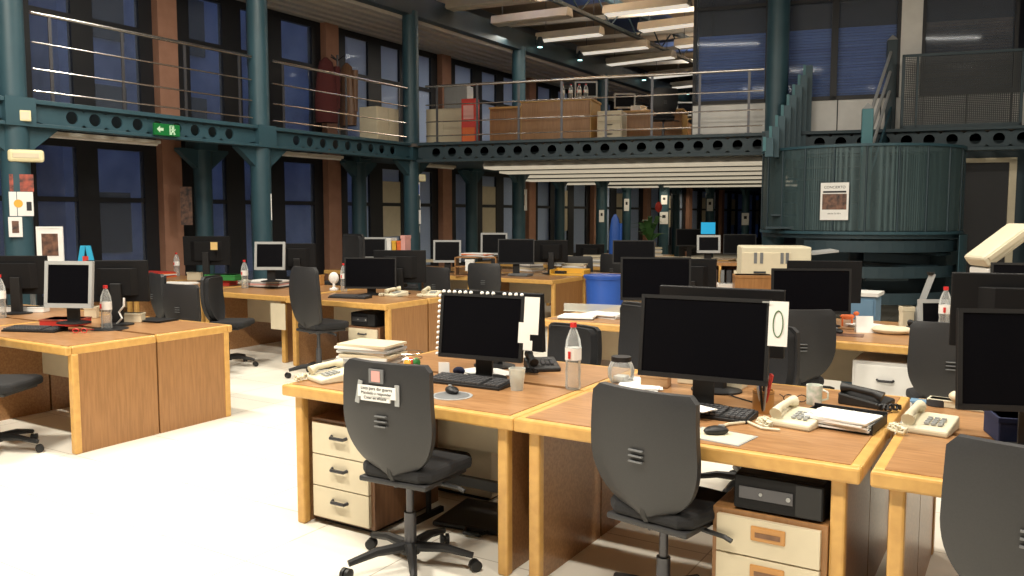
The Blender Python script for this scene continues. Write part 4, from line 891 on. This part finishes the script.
# floor mat and foot rest under the front left desk
t = thing('floor_mat', 'black thin bag lying on the floor under the front left desk', 'bag', tuple(AZ(462, 522, 0) + Vector((.12, .1, 0))), R_(8)); S().b2(-.25, .27, -.2, .2, 0, .03).out('body', 'black', t, bevel=.02); S().tube([(-.05, -.2, .02), (-.03, -.26, .02), (.05, -.26, .02), (.07, -.2, .02)], .01, 6).out('handle', 'black', t)
t = thing('footrest', 'black foot bar under the front left desk', 'footrest', (-2.35, 3.5, 0), 0); t.scale = (.8, 1, 1); S().box((0, 0, .24), (.85, .03, .05)).out('bar', 'black', t)
for x in (-.4, .4): S().b2(x - .015, x + .015, -.12, .12, 0, .03).b2(x - .012, x + .012, -.012, .012, .03, .22).out('foot', 'black', t)
S().b2(-.0, .0, 0, 0, 0, 0)
t = thing('cable_bundle', 'black tangle of cables under the rightmost front desk', 'cables', (-.1, 3.55, 0))
rd = random.Random(4)
for i in range(7): S().tube([(rd.uniform(-.06, .06), rd.uniform(-.06, .06), .66), (rd.uniform(-.1, .1), rd.uniform(-.1, .1), .4), (rd.uniform(-.12, .12), rd.uniform(-.1, .1), .15), (rd.uniform(-.15, .15), rd.uniform(-.1, .1), .02)], .012, 6).out('cable', 'black', t, smooth=True)
# dark hall: far clutter
rd = random.Random(9)
far = [(625, 232, 'white heap of papers left of the far chair'), (652, 230, 'second white heap by the far chair'), (664, 238, 'grey white paper heap near the far columns'), (686, 240, 'beige heap left of the small laptop'), (592, 258, 'white sheets on the far desk by the bin'), (560, 244, 'pale flat printer paper above the yellow tray'), (702, 240, 'low brown heap right of centre'), (751, 240, 'white heap just left of the stairs')]
for i, (px, py, l) in enumerate(far):
    p = AY(px, py, [17.1, 17.1, 13.3, 13.3, 13.3, 12.9, 13.2, 13.3][i]); papers(px, py, l, n=6, w=.4, d=.3, step=.03, rz=i * .5, mats=['white', 'silver', 'cream']).location = (p.x, p.y, .73)
p = AY(650, 222, 18.0); t = thing('potted_plant', 'green leafy plant with red flower in the dark hall', 'plant', (p.x, p.y, .73))
S().lathe([(.1, 0), (.14, .25)]).out('pot', 'card', t); lf = S()
for i in range(26):
    a = rd.uniform(0, 6.28); r = rd.uniform(.15, .4); h_ = rd.uniform(.4, .9); lf.add([(0, 0, .25), (r * math.cos(a) * .6 - .05, r * math.sin(a) * .6, h_), (r * math.cos(a) * 1.3, r * math.sin(a) * 1.3, h_ * .95), (r * math.cos(a) * .6 + .05, r * math.sin(a) * .6 + .03, h_)], [(0, 1, 2, 3)])
lf.out('leaves', 'leaf', t); S().ell((.2, 0, 1.05), (.08, .08, .12)).out('flower', 'red', t)
p = AY(615, 238, 16.5); t = thing('coat', 'blue coat hanging on the far stand', 'coat', (p.x, p.y, .0), .4); t.scale = (.5, .5, .95); S().lathe([(.1, .5), (.26, .6), (.24, 1.3), (.16, 1.6), (.05, 1.7)], n=16, sy=.5).out('body', 'blue', t, smooth=True); S().lathe([(.05, .6), (.07, 1.5)], (.24, 0, 0), n=10).out('sleeve', 'blue', t, smooth=True); S().lathe([(.22, 0), (.22, .03), (.02, .05), (.02, .6)], n=12).out('stand', 'gun', t)
p = AY(708, 235, 16.4); t = thing('display_screen', 'lit cyan screen far away in the dark hall', 'screen', (p.x, p.y, p.z), R_(30)); S().b2(-.15, .15, 0, .03, 0, .26).out('housing', 'black', t); S().b2(-.14, .14, -.004, 0, .02, .25).out('screen', mat('cyan_screen', (.02, .3, .55), .4, emit=(.03, .45, .8), es=.5), t); S().b2(-.03, .03, .0, .04, .73 - p.z, 0).out('stand', 'black', t)
# dark hall: white notices, each on the column it hangs on
def topx(p):
    d = Vector(p) - CAM; return 512 + FPX * d.dot(VR) / d.dot(VF)
cols_ = [(-9.9, y) for y in COLY[2:]] + [(-11.15, y - .05) for y in COLY[2:7]]
for i, (px, py, wq, hq, c_) in enumerate(((599, 216, 5, 12, 'pale card on the second far column'), (655, 200, 6, 9, 'upper sheet on a distant column'), (656, 218, 8, 12, 'lower sheet on a distant column'), (704, 205, 6, 12, 'sheet on one of the most distant columns, high'), (738, 219, 7, 12, 'sheet on one of the most distant columns, low'), (617, 205, 5, 12, 'pale sheet at eye height on a distant outer column'))):
    X, Y = min(cols_, key=lambda c: abs(topx((c[0], c[1], 1.5)) - px)); c = Vector((-X, -Y, 0)).normalized(); q = Vector((X, Y, 0)) + c * .156; D = (q - CAM).dot(VF)
    z = EYE - (py - HY) / FPX * D
    t = thing('notice', c_, 'notice', (q.x, q.y, z), math.atan2(c.y, c.x) + PI / 2); S().b2(-wq / 2 / FPX * D, wq / 2 / FPX * D, -.005, .004, -hq / 2 / FPX * D, hq / 2 / FPX * D).out('sheet', 'white', t); S().b2(-wq / 5 / FPX * D, wq / 5 / FPX * D, -.007, -.004, 0, hq / 4 / FPX * D).out('print', 'ink', t)
# more of the clutter on the far desks
for i, (px, Y, l) in enumerate(((600, 13.15, 'white rolls and papers left of the blue coat'), (654, 13.5, 'bundle of grey papers under the leafy plant'), (692, 13.6, 'white carton heap left of the far chair back'), (722, 13.0, 'low heap of white papers by the small laptop'), (530, 11.4, 'white papers behind the wide black monitor'), (575, 11.35, 'white papers at the far desk above the yellow tray'))):
    p = AY(px, 240, Y); papers(px, 240, l, n=5, w=.35, d=.25, step=.028, rz=i * .7, mats=['white', 'cream', 'silver']).location = (p.x, p.y, .733)
# ---------------------------------------------------------------- upstairs furniture
zd = 2.9
def up_desk(t0, u, L, label, d=.75, z=.73):
    t = thing('office_desk', label, 'desk', tuple(BW(t0, u, zd)), BA, 'desks on the gallery')
    S().b2(0, L, 0, d, z - .04, z).out('desktop', 'beech', t, bevel=.005); S().b2(.03, L - .03, 0.02, .04, .06, z - .04).out('front_panel', 'oak', t)
    for x in (.02, L - .05): S().b2(x, x + .03, .02, d, 0, z - .04).out('side_panel', 'beech', t)
up_desk(1.12, 1.05, .72, 'left low oak desk on the cross gallery'); up_desk(1.85, .7, 1.35, 'long oak desk front on the cross gallery', d=.8, z=.78)
up_desk(3.1, 2.4, 1.5, 'second oak desk further back on the gallery'); up_desk(4.0, 4.2, 1.5, 'third oak desk deeper on the gallery'); up_desk(4.4, 6.4, 1.5, 'farthest oak desk on the gallery')
def up_item(t0, u, z): return tuple(BW(t0, u, zd + z))
for i, (t0, u) in enumerate(((2.75, .95), (2.9, .98), (3.02, 1.0), (2.6, .95))):
    inst(('bottle', 'redcap'), bottle_b('redcap'), 'water_bottle', ['first', 'second', 'third', 'fourth'][i] + ' white bottle on the long gallery desk', 'bottle', up_item(t0, u, .78), 0, 'bottles on the gallery desk', (1, 1, .85))
for i, (t0, u, l) in enumerate(((2.95, 1.3, 'silver monitor on the long gallery desk'), (3.4, 2.7, 'monitor on the second gallery desk'), (4.4, 4.4, 'monitor on the third gallery desk'))):
    inst(('mon', .42, .3, .08, 'silver', .05), monitor_b(.42, .3, .08, 'silver', .05), 'computer_monitor', l, 'monitor', up_item(t0, u, .78 if i == 0 else .73), R_(30), 'monitors on the gallery')
for i, (t0, u, r, l) in enumerate(((4.35, 1.5, 30, 'black chair behind the long gallery desk'), (5.0, 2.2, 60, 'black chair at the second gallery desk'), (4.9, 3.6, 20, 'black chair at the third gallery desk'), (5.45, .9, 100, 'black chair near the white office panels'), (5.3, 5.4, 10, 'far black chair on the gallery'))):
    inst(('chair', 'std'), chair_b('std'), 'office_chair', l, 'chair', up_item(t0, u, 0), R_(r), 'chairs on the gallery')
for i, (t0, u, l) in enumerate(((3.25, .9, 'cream pedestal beside the long gallery desk'),)):
    pedestal('e', None, l, up_item(t0, u, 0), BA)
for i, (t0, u, l) in enumerate(((3.7, 2.6, 'paper stack on the second gallery desk'), (4.9, 4.5, 'paper stack on the third gallery desk'))):
    papers(0, 300, l, n=5, step=.02, rz=i).location = up_item(t0, u, .73)
def board(t0, u, wd, ht, m, label, name='cabinet', d=.35, parts=True):
    t = thing(name, label, 'cabinet' if d > .1 else 'board', tuple(BW(t0, u, zd)), BA); S().b2(0, wd, 0, d, 0, ht).out('body', m, t, bevel=.004)
    if parts: S().b2(.02, wd / 2 - .005, -.012, 0, .04, ht - .03).out('door', m, t); S().b2(wd / 2 + .005, wd - .02, -.012, 0, .04, ht - .03).out('door', m, t)
board(-.1, .9, .75, .72, 'cream', 'low cream cabinet at the gallery corner'); board(-.15, 1.9, .5, 1.3, 'silver', 'tall grey cabinet behind the low cream one')
t = thing('cabinet', 'cream low cabinet behind the left railing next to the corner column', 'cabinet', (-10.4, 11.7, zd), 0); t.scale = (1, .58, 1)
S().b2(0, .4, 0, 1.1, 0, .62).out('body', 'cream', t, bevel=.004); S().b2(.4, .41, .02, .54, .03, .59).out('door', 'cream', t); S().b2(.4, .41, .56, 1.08, .03, .59).out('door', 'cream', t)
t = thing('promotional_stand', 'red upright display box on the gallery', 'stand', tuple(BW(.95, .55, zd)), BA); S().b2(-.14, .14, -.1, .1, 0, .82).out('body', 'red', t, bevel=.005); S().b2(-.12, .12, -.106, -.1, .05, .3).out('picture', 'orange', t); S().b2(-.10, .10, -.106, -.1, .45, .7).out('print', 'pink', t)
t = thing('coat_rack', 'coat stand by the upper left windows', 'coat rack', (-10.95, 11.75, zd)); S().lathe([(.22, 0), (.22, .03), (.02, .05), (.02, 1.6)], n=14).out('pole', 'gun', t)
for k in range(4): a = k * PI / 2; S().tube([(0, 0, 1.5), (.16 * math.cos(a), .16 * math.sin(a), 1.58)], .012, 6).out('hook', 'gun', t)
for i, (dx, dy, m, l) in enumerate(((-.02, .26, 'darkoak', 'brown coat hanging on the upper coat stand'), (.05, -.35, 'maroon', 'dark red coat hanging on the upper coat stand'))):
    t = thing('coat', l, 'coat', (-10.95 + dx, 11.75 + dy, zd), i, 'coats upstairs'); S().lathe([(.2, .35), (.22, .7), (.17, 1.2), (.12, 1.42), (.03, 1.5)], n=16, sy=.55).out('body', m, t, smooth=True); S().lathe([(.045, .6), (.06, 1.35)], (.2, 0, 0), n=10).out('sleeve', m, t, smooth=True)
# paper notice on the first chair, built last so that copies of the chair stay plain
S().b2(-.055, .02, -.2165, -.209, .885, .945).out('taped_photo', 'greyplastic', c1); S().b2(-.04, .005, -.2185, -.215, .892, .938).out('red_picture', 'pink', c1)
S().b2(-.115, .085, -.2165, -.2085, .822, .872).b2(-.10, .055, -.2165, -.2085, .806, .83).out('paper_notice', 'white', c1)
S().box((-.115, -.209, .84), (.022, .005, .10), ry=.2).out('clear_tape', 'silver', c1); S().box((.088, -.209, .84), (.022, .005, .09)).out('clear_tape', 'silver', c1)
for s_, sz, dx, z in (('Listo para dar guerra', .0195, -.015, .861), ('Mandado a responder', .018, -.017, .841), ('Creer en eficacia', .0175, -.022, .820)): text(s_, sz, 'ink', c1, (dx, -.2172, z), (PI / 2, 0, 0))
